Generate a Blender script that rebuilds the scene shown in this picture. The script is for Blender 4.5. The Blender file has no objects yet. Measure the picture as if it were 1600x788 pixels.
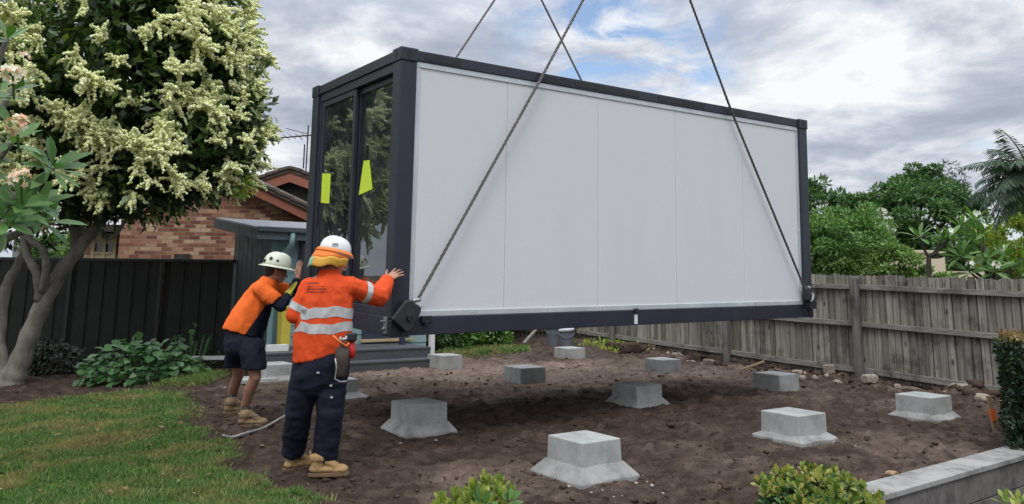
import bpy, bmesh, math, random
import numpy as np
from mathutils import Vector, Matrix, noise as mnoise
from mathutils.bvhtree import BVHTree

random.seed(7)
RNG = np.random.default_rng(11)
S = bpy.context.scene
COL = S.collection

# ------------------------------------------------------------------ camera
F_PX, PY, PITCH, ROLL, CZ = 1219.03, 240.8, 0.16425, 0.0109, 1.45
cp, sp, cr, sr = math.cos(PITCH), math.sin(PITCH), math.cos(ROLL), math.sin(ROLL)
FW = Vector((0, cp, sp)); _u = Vector((0, -sp, cp)); _r = Vector((1, 0, 0))
RT = _r * cr + _u * sr; UP = _u * cr - _r * sr
CAM = Vector((0, 0, CZ))
cd = bpy.data.cameras.new("camera"); cam = bpy.data.objects.new("camera", cd); COL.objects.link(cam)
cam.matrix_world = Matrix(((RT.x, UP.x, -FW.x, 0), (RT.y, UP.y, -FW.y, 0), (RT.z, UP.z, -FW.z, CZ), (0, 0, 0, 1)))
cd.sensor_width = 36; cd.lens = F_PX / 1600 * 36; cd.shift_y = -(394 - PY) / 1600
cd.clip_start = .05; cd.clip_end = 3000
S.camera = cam

# ------------------------------------------------------------------ light, sky, exposure
SUN_EL, SUN_AZ = math.radians(56), math.radians(192)       # azimuth from +Y, clockwise: behind the camera, to the left
sd = Vector((math.sin(SUN_AZ) * math.cos(SUN_EL), math.cos(SUN_AZ) * math.cos(SUN_EL), math.sin(SUN_EL)))
sl = bpy.data.lights.new("sun", 'SUN'); sun = bpy.data.objects.new("sun", sl); COL.objects.link(sun)
sl.energy = 1.2; sl.angle = math.radians(20); sl.color = (1, .985, .96)
sun.rotation_euler = sd.to_track_quat('Z', 'Y').to_euler()
S.view_settings.view_transform = 'Standard'; S.view_settings.look = 'None'
S.view_settings.exposure = 0.16; S.view_settings.gamma = 1; S.view_settings.use_curve_mapping = False
try:
    S.cycles.use_denoising = True; S.cycles.max_bounces = 8; S.cycles.transparent_max_bounces = 12
except Exception: pass

W = bpy.data.worlds.new("World"); S.world = W; W.use_nodes = True
def world():
    nt = W.node_tree; N = nt.nodes; L = nt.links; N.clear()
    def n(t, **k):
        o = N.new(t)
        for a, b in k.items(): setattr(o, a, b)
        return o
    out = n('ShaderNodeOutputWorld'); bg = n('ShaderNodeBackground'); bg.inputs[1].default_value = 0.1
    sky = n('ShaderNodeTexSky'); sky.sky_type = 'NISHITA'; sky.sun_disc = False
    sky.sun_elevation = SUN_EL; sky.sun_rotation = SUN_AZ; sky.air_density = 1.0; sky.dust_density = 1.0; sky.ozone_density = 1.4
    tc = n('ShaderNodeTexCoord'); sep = n('ShaderNodeSeparateXYZ'); L.new(tc.outputs['Generated'], sep.inputs[0])
    def m(op, a, b=None):
        o = n('ShaderNodeMath', operation=op)
        for i, v in enumerate((a, b)):
            if v is None: continue
            if isinstance(v, (int, float)): o.inputs[i].default_value = v
            else: L.new(v, o.inputs[i])
        return o.outputs[0]
    z = m('ADD', m('MAXIMUM', sep.outputs[2], 0.0), 0.22)
    cx = m('DIVIDE', sep.outputs[0], z); cy = m('DIVIDE', sep.outputs[1], z)
    comb = n('ShaderNodeCombineXYZ'); L.new(cx, comb.inputs[0]); L.new(cy, comb.inputs[1]); comb.inputs[2].default_value = 3.7
    def fbm(scale, det, rough, off, dist=0.0):
        mp = n('ShaderNodeMapping'); mp.inputs['Location'].default_value = off; L.new(comb.outputs[0], mp.inputs[0])
        t = n('ShaderNodeTexNoise'); t.inputs['Scale'].default_value = scale; t.inputs['Detail'].default_value = det
        t.inputs['Roughness'].default_value = rough; t.inputs['Distortion'].default_value = dist
        L.new(mp.outputs[0], t.inputs['Vector']); return t.outputs['Fac']
    def ramp(v, pts):
        r = n('ShaderNodeValToRGB'); e = r.color_ramp.elements
        while len(e) < len(pts): e.new(.5)
        for i, (p, c) in enumerate(pts): e[i].position = p; e[i].color = (*c, 1)
        L.new(v, r.inputs[0]); return r.outputs[0]
    cover = ramp(fbm(1.25, 9, .55, (2.3, 1.15, 0), .3), [(.27, (0, 0, 0)), (.40, (1, 1, 1))])
    dv = (ray(955, 62)).normalized(); dt = n('ShaderNodeVectorMath', operation='DOT_PRODUCT'); L.new(tc.outputs['Generated'], dt.inputs[0]); dt.inputs[1].default_value = dv
    gap = ramp(dt.outputs['Value'], [(.984, (0, 0, 0)), (.9995, (1, 1, 1))]); holes = ramp(fbm(5.2, 6, .6, (.4, .2, 0), .5), [(.44, (0, 0, 0)), (.60, (1, 1, 1))])
    gm = n('ShaderNodeMixRGB', blend_type='MULTIPLY'); gm.inputs[0].default_value = 1; L.new(gap, gm.inputs[1]); L.new(holes, gm.inputs[2])
    cs = n('ShaderNodeMixRGB', blend_type='SUBTRACT'); cs.inputs[0].default_value = 1; L.new(cover, cs.inputs[1]); L.new(gm.outputs[0], cs.inputs[2]); cover = cs.outputs[0]
    shade = fbm(2.3, 10, .60, (5.2, 2.6, 0), .25)
    big = fbm(.55, 3, .5, (1.0, 4.0, 0))
    tot = m('ADD', m('MULTIPLY', shade, .62), m('MULTIPLY', big, .38))
    cl = ramp(tot, [(.40, (3.5, 3.85, 4.7)), (.47, (4.7, 5.05, 5.9)), (.515, (6.4, 6.7, 7.3)), (.57, (8.6, 8.7, 8.85))])
    # towards the horizon the cloud deck thins into pale haze
    hz = ramp(sep.outputs[2], [(.0, (1, 1, 1)), (.15, (.0, .0, .0))])
    mixh = n('ShaderNodeMixRGB'); L.new(hz, mixh.inputs[0]); L.new(cl, mixh.inputs[1]); mixh.inputs[2].default_value = (5.9, 6.3, 7.0, 1)
    skm = n('ShaderNodeMixRGB', blend_type='MULTIPLY'); skm.inputs[0].default_value = 1; L.new(sky.outputs[0], skm.inputs[1]); skm.inputs[2].default_value = (1.6, 1.6, 1.6, 1)
    zen = ramp(sep.outputs[2], [(.30, (1, 1, 1)), (.95, (3.3, 3.3, 3.3))]); mz = n('ShaderNodeMixRGB', blend_type='MULTIPLY'); mz.inputs[0].default_value = 1; L.new(mixh.outputs[0], mz.inputs[1]); L.new(zen, mz.inputs[2]); mixh = mz
    mix = n('ShaderNodeMixRGB'); L.new(cover, mix.inputs[0]); L.new(skm.outputs[0], mix.inputs[1]); L.new(mixh.outputs[0], mix.inputs[2])
    L.new(mix.outputs[0], bg.inputs[0]); L.new(bg.outputs[0], out.inputs[0])

# ------------------------------------------------------------------ where things stand
def ray(px, py):
    d = FW + RT * ((px - 800) / F_PX) + UP * ((PY - py) / F_PX); return d / d.y
def at(px, py, Y): return CAM + ray(px, py) * Y
def onz(px, py, z):
    d = ray(px, py); return CAM + d * ((z - CZ) / d.z)
world()
def hit(px, P, D):
    """point on the plan line P + t D that is seen at column px (taken on the horizon)"""
    d = ray(px, 442); a = Matrix(((d.x, -D.x), (d.y, -D.y))); v = a.inverted() @ Vector((P.x, P.y))
    return P + D * v.y
def sst(a, b, x):
    t = np.clip((np.asarray(x, float) - a) / (b - a), 0, 1); return t * t * (3 - 2 * t)
def vnoise(P, seed=0):
    """smooth value noise in -1..1 for an (n,2|3) array"""
    P = np.asarray(P, float); i = np.floor(P).astype(np.int64); f = P - i; f = f * f * (3 - 2 * f); k = P.shape[1]
    out = np.zeros(len(P))
    for c in range(2 ** k):
        w = np.ones(len(P)); h = np.full(len(P), seed * 374761393 + 1274126177, np.int64)
        for d in range(k):
            b = (c >> d) & 1; w *= f[:, d] if b else 1 - f[:, d]
            h = (h ^ ((i[:, d] + b) * (73856093, 19349663, 83492791)[d])) & 0x7fffffff
            h = (h * 1103515245 + 12345) & 0x7fffffff
        h = (h ^ (h >> 13)) * 60493 & 0x7fffffff
        out += w * ((h % 65536) / 32768. - 1)
    return out
def fbm(P, octs=4, seed=0, gain=.5):
    s = 0; a = 1.; P = np.asarray(P, float)
    for o in range(octs): s = s + a * vnoise(P * 2 ** o, seed + o); a *= gain
    return s
AX = 0.5992
A = Vector((math.cos(AX), math.sin(AX), 0)); B = Vector((-math.sin(AX), math.cos(AX), 0))   # along and across the cabin
RW0, RW1 = Vector((2.64, 5.85, 0)), Vector((4.19, 6.99, 0))                                # back edge of the retaining wall
RWD = (RW1 - RW0).normalized(); RWN = Vector((RWD.y, -RWD.x, 0))                            # RWN points to the camera side
def ground(x, y):
    x = np.asarray(x, float); y = np.asarray(y, float)
    z = .0 + .10 * sst(6, 10, y) + .03 * sst(10, 16, y) - .2 * sst(2.6, 6.8, -x)
    d = (x - RW0.x) * RWN.x + (y - RW0.y) * RWN.y; t = (x - RW0.x) * RWD.x + (y - RW0.y) * RWD.y
    return z - .45 * sst(.05, .14, d) * sst(-1.05, -.8, t)
def gz(x, y): return float(ground(x, y))
LAWN_PX = [(-60, 628), (60, 624), (150, 621), (225, 614), (258, 630), (278, 654), (292, 679), (318, 710), (362, 738), (402, 767), (440, 803), (465, 870), (-200, 900)]
LAWN = [onz(px, py, -.02) for px, py in LAWN_PX]
BACK = [onz(px, py, .14) for px, py in [(686, 559), (760, 556), (828, 552), (828, 541), (690, 541)]]
STRIP = [onz(px, py, .0) for px, py in [(232, 606), (300, 590), (345, 585), (352, 596), (300, 603)]]
def poly_dist(x, y, poly):
    """signed distance to a polygon, positive inside"""
    x = np.asarray(x, float); y = np.asarray(y, float); ins = np.zeros(x.shape, bool); dm = np.full(x.shape, 1e9)
    n = len(poly)
    for i in range(n):
        a, b = poly[i], poly[(i + 1) % n]
        c = ((a.y > y) != (b.y > y)); den = (b.y - a.y) if abs(b.y - a.y) > 1e-9 else 1e-9
        ins ^= c & (x < (b.x - a.x) * (y - a.y) / den + a.x)
        dx, dy = b.x - a.x, b.y - a.y; t = np.clip(((x - a.x) * dx + (y - a.y) * dy) / (dx * dx + dy * dy + 1e-12), 0, 1)
        dm = np.minimum(dm, np.hypot(x - a.x - t * dx, y - a.y - t * dy))
    return np.where(ins, dm, -dm)

# ------------------------------------------------------------------ materials
class NT:
    def __init__(s, name):
        s.m = bpy.data.materials.new(name); s.m.use_nodes = True; s.nt = s.m.node_tree; s.nt.nodes.clear()
        s.out = s.n('ShaderNodeOutputMaterial')
    def n(s, t, **k):
        o = s.nt.nodes.new(t)
        for a, b in k.items(): setattr(o, a, b)
        return o
    def l(s, a, b): s.nt.links.new(a, b)
    def put(s, v, sock):
        if isinstance(v, bpy.types.NodeSocket): s.l(v, sock)
        elif isinstance(v, (tuple, list)) and len(v) == 3 and sock.type == 'RGBA': sock.default_value = (*v, 1)
        else: sock.default_value = v
    def coord(s, scale=(1, 1, 1), loc=(0, 0, 0), rot=(0, 0, 0), kind='Object'):
        tc = s.n('ShaderNodeTexCoord'); mp = s.n('ShaderNodeMapping'); s.l(tc.outputs[kind], mp.inputs[0])
        mp.inputs['Scale'].default_value = scale; mp.inputs['Location'].default_value = loc; mp.inputs['Rotation'].default_value = rot
        return mp.outputs[0]
    def noise(s, scale, det=5, rough=.55, vec=None, dist=0.):
        t = s.n('ShaderNodeTexNoise'); t.inputs['Scale'].default_value = scale; t.inputs['Detail'].default_value = det
        t.inputs['Roughness'].default_value = rough; t.inputs['Distortion'].default_value = dist
        s.l(vec if vec is not None else s.coord(), t.inputs['Vector']); return t.outputs['Fac']
    def ramp(s, v, pts, interp='LINEAR'):
        r = s.n('ShaderNodeValToRGB'); e = r.color_ramp.elements; r.color_ramp.interpolation = interp
        while len(e) < len(pts): e.new(.5)
        for i, (p, c) in enumerate(pts):
            e[i].position = p; e[i].color = (*c, 1) if not isinstance(c, (int, float)) else (c, c, c, 1)
        s.l(v, r.inputs[0]); return r.outputs[0]
    def mix(s, f, a, b, mode='MIX'):
        o = s.n('ShaderNodeMixRGB', blend_type=mode); s.put(f, o.inputs[0]); s.put(a, o.inputs[1]); s.put(b, o.inputs[2]); return o.outputs[0]
    def math(s, op, a, b=0.):
        o = s.n('ShaderNodeMath', operation=op); s.put(a, o.inputs[0]); s.put(b, o.inputs[1]); return o.outputs[0]
    def bump(s, h, strength=.5, dist=.01, prev=None):
        b = s.n('ShaderNodeBump'); b.inputs['Strength'].default_value = strength; b.inputs['Distance'].default_value = dist
        s.l(h, b.inputs['Height'])
        if prev is not None: s.l(prev, b.inputs['Normal'])
        return b.outputs[0]
    def island(s): return s.n('ShaderNodeNewGeometry').outputs['Random Per Island']
    def bsdf(s, col, rough=.6, metal=0., spec=.5, normal=None, **kw):
        p = s.n('ShaderNodeBsdfPrincipled'); s.put(col, p.inputs['Base Color']); s.put(rough, p.inputs['Roughness'])
        s.put(metal, p.inputs['Metallic']); s.put(spec, p.inputs['Specular IOR Level'])
        for k, v in kw.items(): s.put(v, p.inputs[k])
        if normal is not None: s.l(normal, p.inputs['Normal'])
        s.l(p.outputs[0], s.out.inputs[0]); return p
def simple(name, c1, c2=None, scale=6, rough=.6, metal=0., spec=.5, bump=None, stretch=(1, 1, 1), det=5):
    """noise between two close tones, optional bump (scale, strength, distance)"""
    t = NT(name); c2 = c2 or tuple(x * .78 for x in c1); v = t.coord(stretch)
    col = t.ramp(t.noise(scale, det, .6, v), [(.3, c2), (.7, c1)])
    nrm = t.bump(t.noise(bump[0], 4, .6, v), bump[1], bump[2]) if bump else None
    rr = t.ramp(t.noise(scale * 1.7, 4, .6, v), [(.3, max(rough - .1, .02)), (.7, min(rough + .1, 1))])
    t.bsdf(col, rr, metal, spec, nrm); return t.m
def leaf(name, cols, rough=.45, trans=.25, spec=.4):
    t = NT(name); k = len(cols)
    col = t.ramp(t.island(), [(i / max(k - 1, 1), c) for i, c in enumerate(cols)])
    p = t.bsdf(col, rough, 0, spec)
    tr = t.n('ShaderNodeBsdfTranslucent'); t.l(t.mix(1., col, (1.1, 1.25, .6), 'MULTIPLY'), tr.inputs[0])
    ms = t.n('ShaderNodeMixShader'); ms.inputs[0].default_value = trans; t.l(p.outputs[0], ms.inputs[1]); t.l(tr.outputs[0], ms.inputs[2])
    t.l(ms.outputs[0], t.out.inputs[0]); return t.m
M = {}
def mats():
    M['frame'] = simple('charcoal_frame_paint', (.024, .028, .042), (.017, .02, .031), 3, .42, bump=(60, .05, .002))
    M['frame_scuff'] = simple('dull_black_tape', (.012, .012, .016), (.02, .02, .024), 9, .6)
    t = NT('white_textured_panel'); v = t.coord()
    str_ = t.noise(1.5, 5, .6, t.coord((3, 3, .35)))
    c = t.mix(t.ramp(str_, [(.35, 0.), (.75, .28)]), (.66, .672, .685), (.60, .613, .63))
    hgt = t.noise(95, 4, .7, v)
    c = t.mix(t.ramp(hgt, [(.35, .25), (.6, 0.)]), c, (.5, .51, .52))
    t.bsdf(c, .5, 0, .4, t.bump(hgt, .25, .003)); M['panel'] = t.m
    M['alu_trim'] = simple('pale_aluminium_trim', (.66, .68, .70), (.52, .54, .57), 5, .35, .35, stretch=(1, 1, .3))
    M['seam'] = simple('grey_seam', (.66, .67, .68), None, 6, .6)
    t = NT('door_glass'); fr = t.n('ShaderNodeFresnel'); fr.inputs[0].default_value = 2.4
    gl = t.n('ShaderNodeBsdfGlossy'); gl.inputs['Roughness'].default_value = .012; gl.inputs[0].default_value = (.86, .93, .92, 1)
    tr = t.n('ShaderNodeBsdfTransparent'); tr.inputs[0].default_value = (.80, .84, .84, 1)
    wv = t.bump(t.noise(1.3, 2, .5), .12, .02); t.l(wv, gl.inputs['Normal'])
    ms = t.n('ShaderNodeMixShader'); t.l(fr.outputs[0], ms.inputs[0]); t.l(tr.outputs[0], ms.inputs[1]); t.l(gl.outputs[0], ms.inputs[2])
    df = t.n('ShaderNodeBsdfDiffuse'); df.inputs[0].default_value = (.62, .66, .70, 1); m2 = t.n('ShaderNodeMixShader'); t.l(t.ramp(t.noise(2.2, 5, .6), [(.35, .015), (.7, .06)]), m2.inputs[0]); t.l(ms.outputs[0], m2.inputs[1]); t.l(df.outputs[0], m2.inputs[2]); t.l(m2.outputs[0], t.out.inputs[0]); M['glass'] = t.m
    M['win_dark'] = simple('dark_window_glass', (.02, .025, .03), (.03, .035, .045), 2, .08, spec=.8)
    M['inside'] = simple('cabin_inner_lining', (.72, .73, .74), (.66, .67, .68), 2, .7)
    M['curtain'] = simple('grey_curtain', (.5, .52, .52), (.4, .42, .42), 4, .8, stretch=(9, 9, .2))
    M['notice'] = simple('fluoro_yellow_paper', (.62, .78, .05), (.55, .70, .04), 8, .7)
    M['string'] = simple('black_string', (.015, .015, .015), None, 8, .8)
    M['rubber'] = simple('black_rubber', (.015, .015, .018), (.025, .025, .028), 20, .6)
    M['rope'] = simple('greasy_steel_rope', (.17, .15, .14), (.085, .073, .068), 30, .5, .6)
    M['lug'] = simple('black_painted_lug', (.045, .045, .05), (.026, .026, .03), 14, .5, .3)
    M['galv'] = simple('galvanised_steel', (.42, .42, .42), (.28, .28, .28), 18, .45, .7)
    M['white'] = simple('white_paint', (.72, .72, .70), (.6, .6, .58), 8, .5)
    # concrete
    def concrete(nm, a, b, sc):
        t = NT(nm); v = t.coord(); geo = t.n('ShaderNodeNewGeometry')
        vw = geo.outputs['Position']
        big = t.noise(4.5, 6, .6, vw); fine = t.noise(38, 5, .65, vw)
        c = t.ramp(big, [(.32, b), (.55, a), (.75, tuple(x * 1.12 for x in a))])
        c = t.mix(t.ramp(fine, [(.30, .3), (.46, 0.)]), c, tuple(x * .5 for x in b))
        vo = t.n('ShaderNodeTexVoronoi'); vo.inputs['Scale'].default_value = 55; t.l(vw, vo.inputs['Vector'])
        pit = t.ramp(vo.outputs['Distance'], [(.05, 0.), (.13, 1.)]); pit2 = t.ramp(t.noise(9, 3, .6, vw), [(.50, 1.), (.62, 0.)])
        p3 = t.math('MAXIMUM', pit, pit2); c = t.mix(p3, tuple(x * .3 for x in b), c)
        nb = t.bump(fine, .16, .004); nb = t.bump(p3, .5, .006, nb)
        t.bsdf(c, .9, 0, .25, nb); return t.m
    M['concrete'] = concrete('cast_concrete', (.35, .36, .34), (.235, .245, .235), 1)
    M['mortar'] = concrete('rough_mortar', (.29, .29, .275), (.16, .16, .15), 1)
    M['block'] = concrete('grey_wall_block', (.16, .15, .14), (.075, .07, .066), 1)
    M['cap'] = concrete('paver_cap', (.30, .295, .28), (.15, .147, .14), 1)
    # weathered timber, one tone per board
    def timber(nm, lo, mid, hi, dark, grain=(28, 28, 1.2), per=True):
        t = NT(nm); v = t.coord(grain); w = t.coord()
        c = t.ramp(t.island(), [(0., lo), (.5, mid), (1., hi)]) if per else t.ramp(t.noise(2, 3), [(.3, lo), (.7, hi)])
        g = t.noise(1., 6, .65, v, .6)
        c = t.mix(t.ramp(g, [(.35, .75), (.6, 0.)]), c, dark)
        st = t.noise(1.7, 6, .65, w); c = t.mix(t.ramp(st, [(.53, 0.), (.68, .8)]), c, tuple(x * .6 for x in dark))
        kn = t.n('ShaderNodeTexVoronoi'); kn.inputs['Scale'].default_value = 1.; t.l(t.coord((5, 5, 2.4)), kn.inputs['Vector'])
        c = t.mix(t.ramp(kn.outputs['Distance'], [(.05, .85), (.16, 0.)]), c, tuple(x * .4 for x in dark))
        t.bsdf(c, .85, 0, .2, t.bump(g, .5, .006)); return t.m
    M['paling'] = timber('weathered_grey_paling', (.175, .158, .134), (.28, .256, .218), (.385, .355, .307), (.06, .055, .048))
    M['rail'] = timber('weathered_rail', (.24, .225, .20), (.275, .257, .228), (.305, .288, .258), (.085, .08, .073), (3, 3, 26))
    M['postwood'] = timber('grey_hardwood_post', (.15, .143, .132), (.17, .16, .15), (.19, .182, .17), (.04, .038, .035))
    M['rawtimber'] = timber('raw_pine', (.32, .22, .12), (.36, .25, .14), (.4, .28, .16), (.17, .11, .06))
    M['bark'] = simple('smooth_grey_bark', (.27, .25, .215), (.11, .10, .085), 5, .9, spec=.2, bump=(14, .8, .02), stretch=(1, 1, .6), det=8)
    M['darkbark'] = simple('dark_bark', (.07, .06, .05), (.04, .034, .028), 6, .9, spec=.2, bump=(14, .7, .02))
    # colorbond fence
    M['colorbond'] = simple('dark_green_steel_sheet', (.024, .026, .021), (.017, .019, .016), 2, .5, spec=.35)
    M['colorcap'] = simple('dark_steel_capping', (.035, .037, .033), (.025, .027, .024), 3, .45)
    # bricks
    t = NT('mixed_red_brick'); tc = t.coord(); sx = t.n('ShaderNodeSeparateXYZ'); t.l(tc, sx.inputs[0])
    cb = t.n('ShaderNodeCombineXYZ'); t.l(t.math('ADD', sx.outputs[0], sx.outputs[1]), cb.inputs[0]); t.l(sx.outputs[2], cb.inputs[1])
    def brick(c1, c2, mo, off=0.):
        b = t.n('ShaderNodeTexBrick'); t.l(cb.outputs[0], b.inputs['Vector']); b.inputs['Scale'].default_value = 1.
        b.inputs['Brick Width'].default_value = .24; b.inputs['Row Height'].default_value = .086; b.inputs['Mortar Size'].default_value = .006
        b.inputs['Mortar Smooth'].default_value = .2; b.inputs['Bias'].default_value = off
        for i, c in ((1, c1), (2, c2), (3, mo)): b.inputs[i].default_value = (*c, 1)
        return b
    b0 = brick((0, 0, 0), (1, 1, 1), (.5, .5, .5))
    c = t.ramp(b0.outputs['Color'], [(.0, (.17, .065, .045)), (.3, (.26, .11, .068)), (.6, (.37, .18, .11)), (.85, (.50, .31, .19)), (1., (.58, .41, .27))])
    c = t.mix(t.ramp(t.noise(14, 5), [(.35, .3), (.6, 0.)]), c, (.12, .055, .035)); c = t.mix(b0.outputs['Fac'], c, (.27, .24, .20))
    t.bsdf(c, .88, 0, .2, t.bump(t.math('SUBTRACT', 1., b0.outputs['Fac']), .5, .01)); M['brick'] = t.m
    M['tile'] = simple('brown_concrete_tile', (.11, .085, .07), (.06, .047, .04), 5, .85, bump=(20, .4, .01))
    M['barge'] = simple('terracotta_bargeboard', (.30, .105, .06), (.23, .08, .048), 4, .6)
    M['cream'] = simple('cream_window_timber', (.46, .37, .22), (.38, .30, .17), 6, .6)
    M['darkgable'] = simple('dark_gable_lining', (.028, .022, .02), None, 4, .8)
    M['shed_dark'] = simple('shaded_weatherboard', (.058, .078, .082), (.045, .062, .066), 3, .6)  # shaded side: the shade is put into this darker wall tone
    M['shed_teal'] = simple('lit_teal_weatherboard', (.235, .36, .36), (.19, .30, .305), 3, .55)  # lit front: brighter wall tone, the light is in the colour
    M['shed_fascia'] = simple('lit_fascia', (.13, .175, .185), (.10, .14, .15), 3, .55)  # front fascia: lighter copy of the side fascia tone, light painted in
    M['shed_roof'] = simple('grey_roof_sheet', (.30, .31, .32), (.2, .21, .22), 4, .45, .3)
    M['deck'] = simple('dark_grey_deck_board', (.085, .088, .095), (.06, .062, .068), 5, .6, stretch=(.5, .5, 1))
    M['bluedoor'] = simple('dark_blue_joinery', (.03, .04, .065), (.024, .03, .05), 4, .5)
    M['beige'] = simple('beige_render', (.62, .54, .38), (.56, .48, .33), 3, .8)
    M['palewall'] = simple('pale_weatherboard', (.52, .53, .55), (.45, .46, .48), 4, .6)
    M['paleroof'] = simple('pale_metal_roof', (.42, .39, .39), (.36, .33, .33), 3, .5)
    M['grey_plastic'] = simple('grey_plastic', (.13, .145, .165), (.10, .115, .13), 6, .5)
    M['lid'] = simple('pale_plastic_lid', (.48, .50, .52), (.38, .40, .42), 8, .5)
    M['conduit'] = simple('grey_conduit', (.30, .29, .275), (.22, .21, .2), 10, .5)
    M['yellow'] = simple('faded_yellow_plastic', (.55, .45, .06), (.44, .37, .05), 6, .6)
    M['stone'] = simple('broken_stone', (.22, .175, .135), (.10, .08, .065), 9, .9, spec=.2, bump=(20, .7, .02))
    M['stone_pale'] = simple('pale_rubble', (.38, .32, .26), (.2, .165, .13), 9, .9, spec=.2, bump=(20, .7, .02))
    M['clod'] = simple('dark_soil_clod', (.085, .058, .045), (.045, .031, .025), 9, .95, spec=.1, bump=(30, .8, .02))
    M['chip'] = simple('pale_stone_chips', (.45, .42, .38), (.25, .23, .21), 12, .9, spec=.2)
    M['orange_mark'] = simple('orange_marking_paint', (.72, .16, .04), (.6, .13, .03), 12, .6)
    # people
    def cloth(nm, a, b, sheen=.0, wr=.5):
        t = NT(nm); c = t.ramp(t.noise(7, 5), [(.3, b), (.7, a)])
        h = t.noise(8, 3, .5, t.coord((1, 1, .7)), .8); w = t.noise(420, 2)
        t.bsdf(c, .85, 0, .2, t.bump(w, .15, .002, t.bump(h, wr, .03))); return t.m
    M['hivis'] = cloth('orange_workwear', (.74, .088, .022), (.64, .07, .017))
    M['hivis2'] = cloth('orange_polo', (.90, .17, .03), (.80, .14, .025))
    M['navy'] = cloth('navy_drill', (.013, .0155, .028), (.008, .0095, .018))
    M['tape'] = simple('silver_reflective_tape', (.55, .55, .54), (.42, .42, .41), 14, .4, .15)
    M['print'] = simple('dark_shirt_print', (.16, .022, .016), None, 8, .8)
    M['skin'] = simple('weathered_skin', (.42, .215, .145), (.36, .175, .115), 14, .55, bump=(60, .15, .003))
    M['skin2'] = simple('tanned_skin', (.33, .165, .105), (.27, .13, .085), 14, .55, bump=(60, .15, .003))
    M['hair'] = simple('dark_hair', (.02, .015, .012), None, 30, .6)
    M['helmet'] = simple('white_helmet_shell', (.74, .75, .74), (.68, .69, .68), 8, .32)
    M['helmet2'] = simple('cream_helmet_shell', (.68, .70, .56), (.60, .62, .49), 8, .4)
    M['brim_o'] = simple('orange_sun_brim', (.82, .22, .04), (.74, .18, .03), 9, .75)
    M['brim_y'] = simple('yellow_sun_flap', (.68, .38, .05), (.58, .29, .04), 9, .75)
    M['brim_g'] = simple('green_sun_flap', (.20, .36, .24), (.26, .42, .30), 9, .7)
    M['boot'] = simple('tan_nubuck', (.38, .24, .105), (.27, .165, .07), 14, .8, bump=(40, .3, .004))
    M['boot2'] = simple('muddy_tan_leather', (.25, .17, .09), (.15, .105, .06), 14, .85, bump=(40, .3, .004))
    M['sole'] = simple('tan_rubber_sole', (.20, .13, .07), (.12, .08, .045), 14, .85)
    M['glove'] = simple('yellow_work_glove', (.66, .66, .10), (.55, .56, .08), 9, .8)
    M['black'] = simple('matte_black', (.012, .012, .014), None, 9, .6)
    M['red'] = simple('red_tool_handle', (.6, .03, .02), None, 9, .5)
    M['leather'] = simple('brown_tool_leather', (.06, .04, .03), (.03, .022, .018), 20, .7)
    M['eye'] = simple('eye_white', (.75, .73, .7), None, 9, .2)
    # plants
    M['lf_big'] = leaf('glossy_dark_leaf', [(.013, .028, .009), (.028, .058, .015), (.06, .11, .028), (.15, .22, .06)], .35, .2, .5)
    M['blossom'] = leaf('cream_green_blossom', [(.64, .69, .27), (.83, .85, .44), (.90, .90, .62)], .8, .12, .1)
    M['lf_frang'] = leaf('frangipani_leaf', [(.045, .11, .03), (.08, .175, .045), (.13, .26, .07)], .4, .25)
    M['lf_frang2'] = leaf('pale_frangipani_leaf', [(.06, .14, .035), (.10, .20, .05), (.16, .28, .08)], .4, .3)
    M['fl_pink'] = leaf('pink_cream_petal', [(.74, .27, .22), (.82, .60, .44), (.84, .78, .62), (.85, .82, .70)], .6, .2)
    M['fl_white'] = leaf('white_petal', [(.78, .78, .70), (.8, .8, .76)], .6, .2)
    M['lf_hosta'] = leaf('broad_garden_leaf', [(.03, .085, .03), (.055, .14, .045), (.10, .20, .075), (.13, .25, .10)], .42, .2)
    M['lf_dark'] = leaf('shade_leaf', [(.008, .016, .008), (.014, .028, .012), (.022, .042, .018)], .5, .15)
    M['lf_tree_dark'] = leaf('dark_tree_leaf', [(.038, .088, .034), (.075, .155, .05), (.145, .25, .08)], .5, .25)
    M['lf_tree_mid'] = leaf('mid_tree_leaf', [(.058, .13, .036), (.12, .235, .058), (.225, .37, .10)], .5, .25)
    M['lf_tree_light'] = leaf('light_shrub_leaf', [(.08, .155, .045), (.16, .26, .07), (.28, .39, .13)], .5, .3)
    M['lf_yellow'] = leaf('yellow_green_leaf', [(.12, .22, .035), (.26, .36, .05), (.46, .46, .06)], .5, .3)
    M['lf_grey'] = leaf('wispy_grey_leaf', [(.05, .075, .045), (.08, .11, .07)], .6, .25)
    M['lf_palm'] = leaf('palm_leaflet', [(.022, .045, .026), (.045, .085, .045), (.085, .14, .07)], .45, .2)
    M['lf_hedge'] = leaf('hedge_leaf', [(.008, .018, .010), (.018, .038, .018), (.045, .08, .035)], .4, .15)
    M['lf_tip'] = leaf('reddish_hedge_tip', [(.22, .11, .04), (.30, .18, .06), (.12, .13, .04)], .5, .25)
    M['lf_succ'] = leaf('yellow_green_succulent', [(.10, .17, .03), (.24, .30, .06), (.42, .46, .12)], .4, .25)
    M['lf_succ2'] = leaf('green_succulent', [(.04, .09, .025), (.12, .19, .04), (.30, .36, .09), (.42, .32, .09)], .4, .25)
    M['lf_litter'] = leaf('dry_fallen_leaf', [(.20, .10, .045), (.30, .19, .09), (.07, .04, .025), (.05, .035, .02), (.42, .33, .2)], .8, .1)
    # grass blades: green and straw patches by place
    t = NT('lawn_grass'); geo = t.n('ShaderNodeNewGeometry')
    k = t.ramp(t.noise(1.5, 7, .68, t.coord((1., 1.2, 0)), .5), [(.47, 0.), (.60, 1.)])
    g = t.ramp(t.island(), [(0., (.05, .115, .024)), (.5, (.095, .195, .045)), (.86, (.16, .28, .065)), (1., (.36, .37, .15))])
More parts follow.
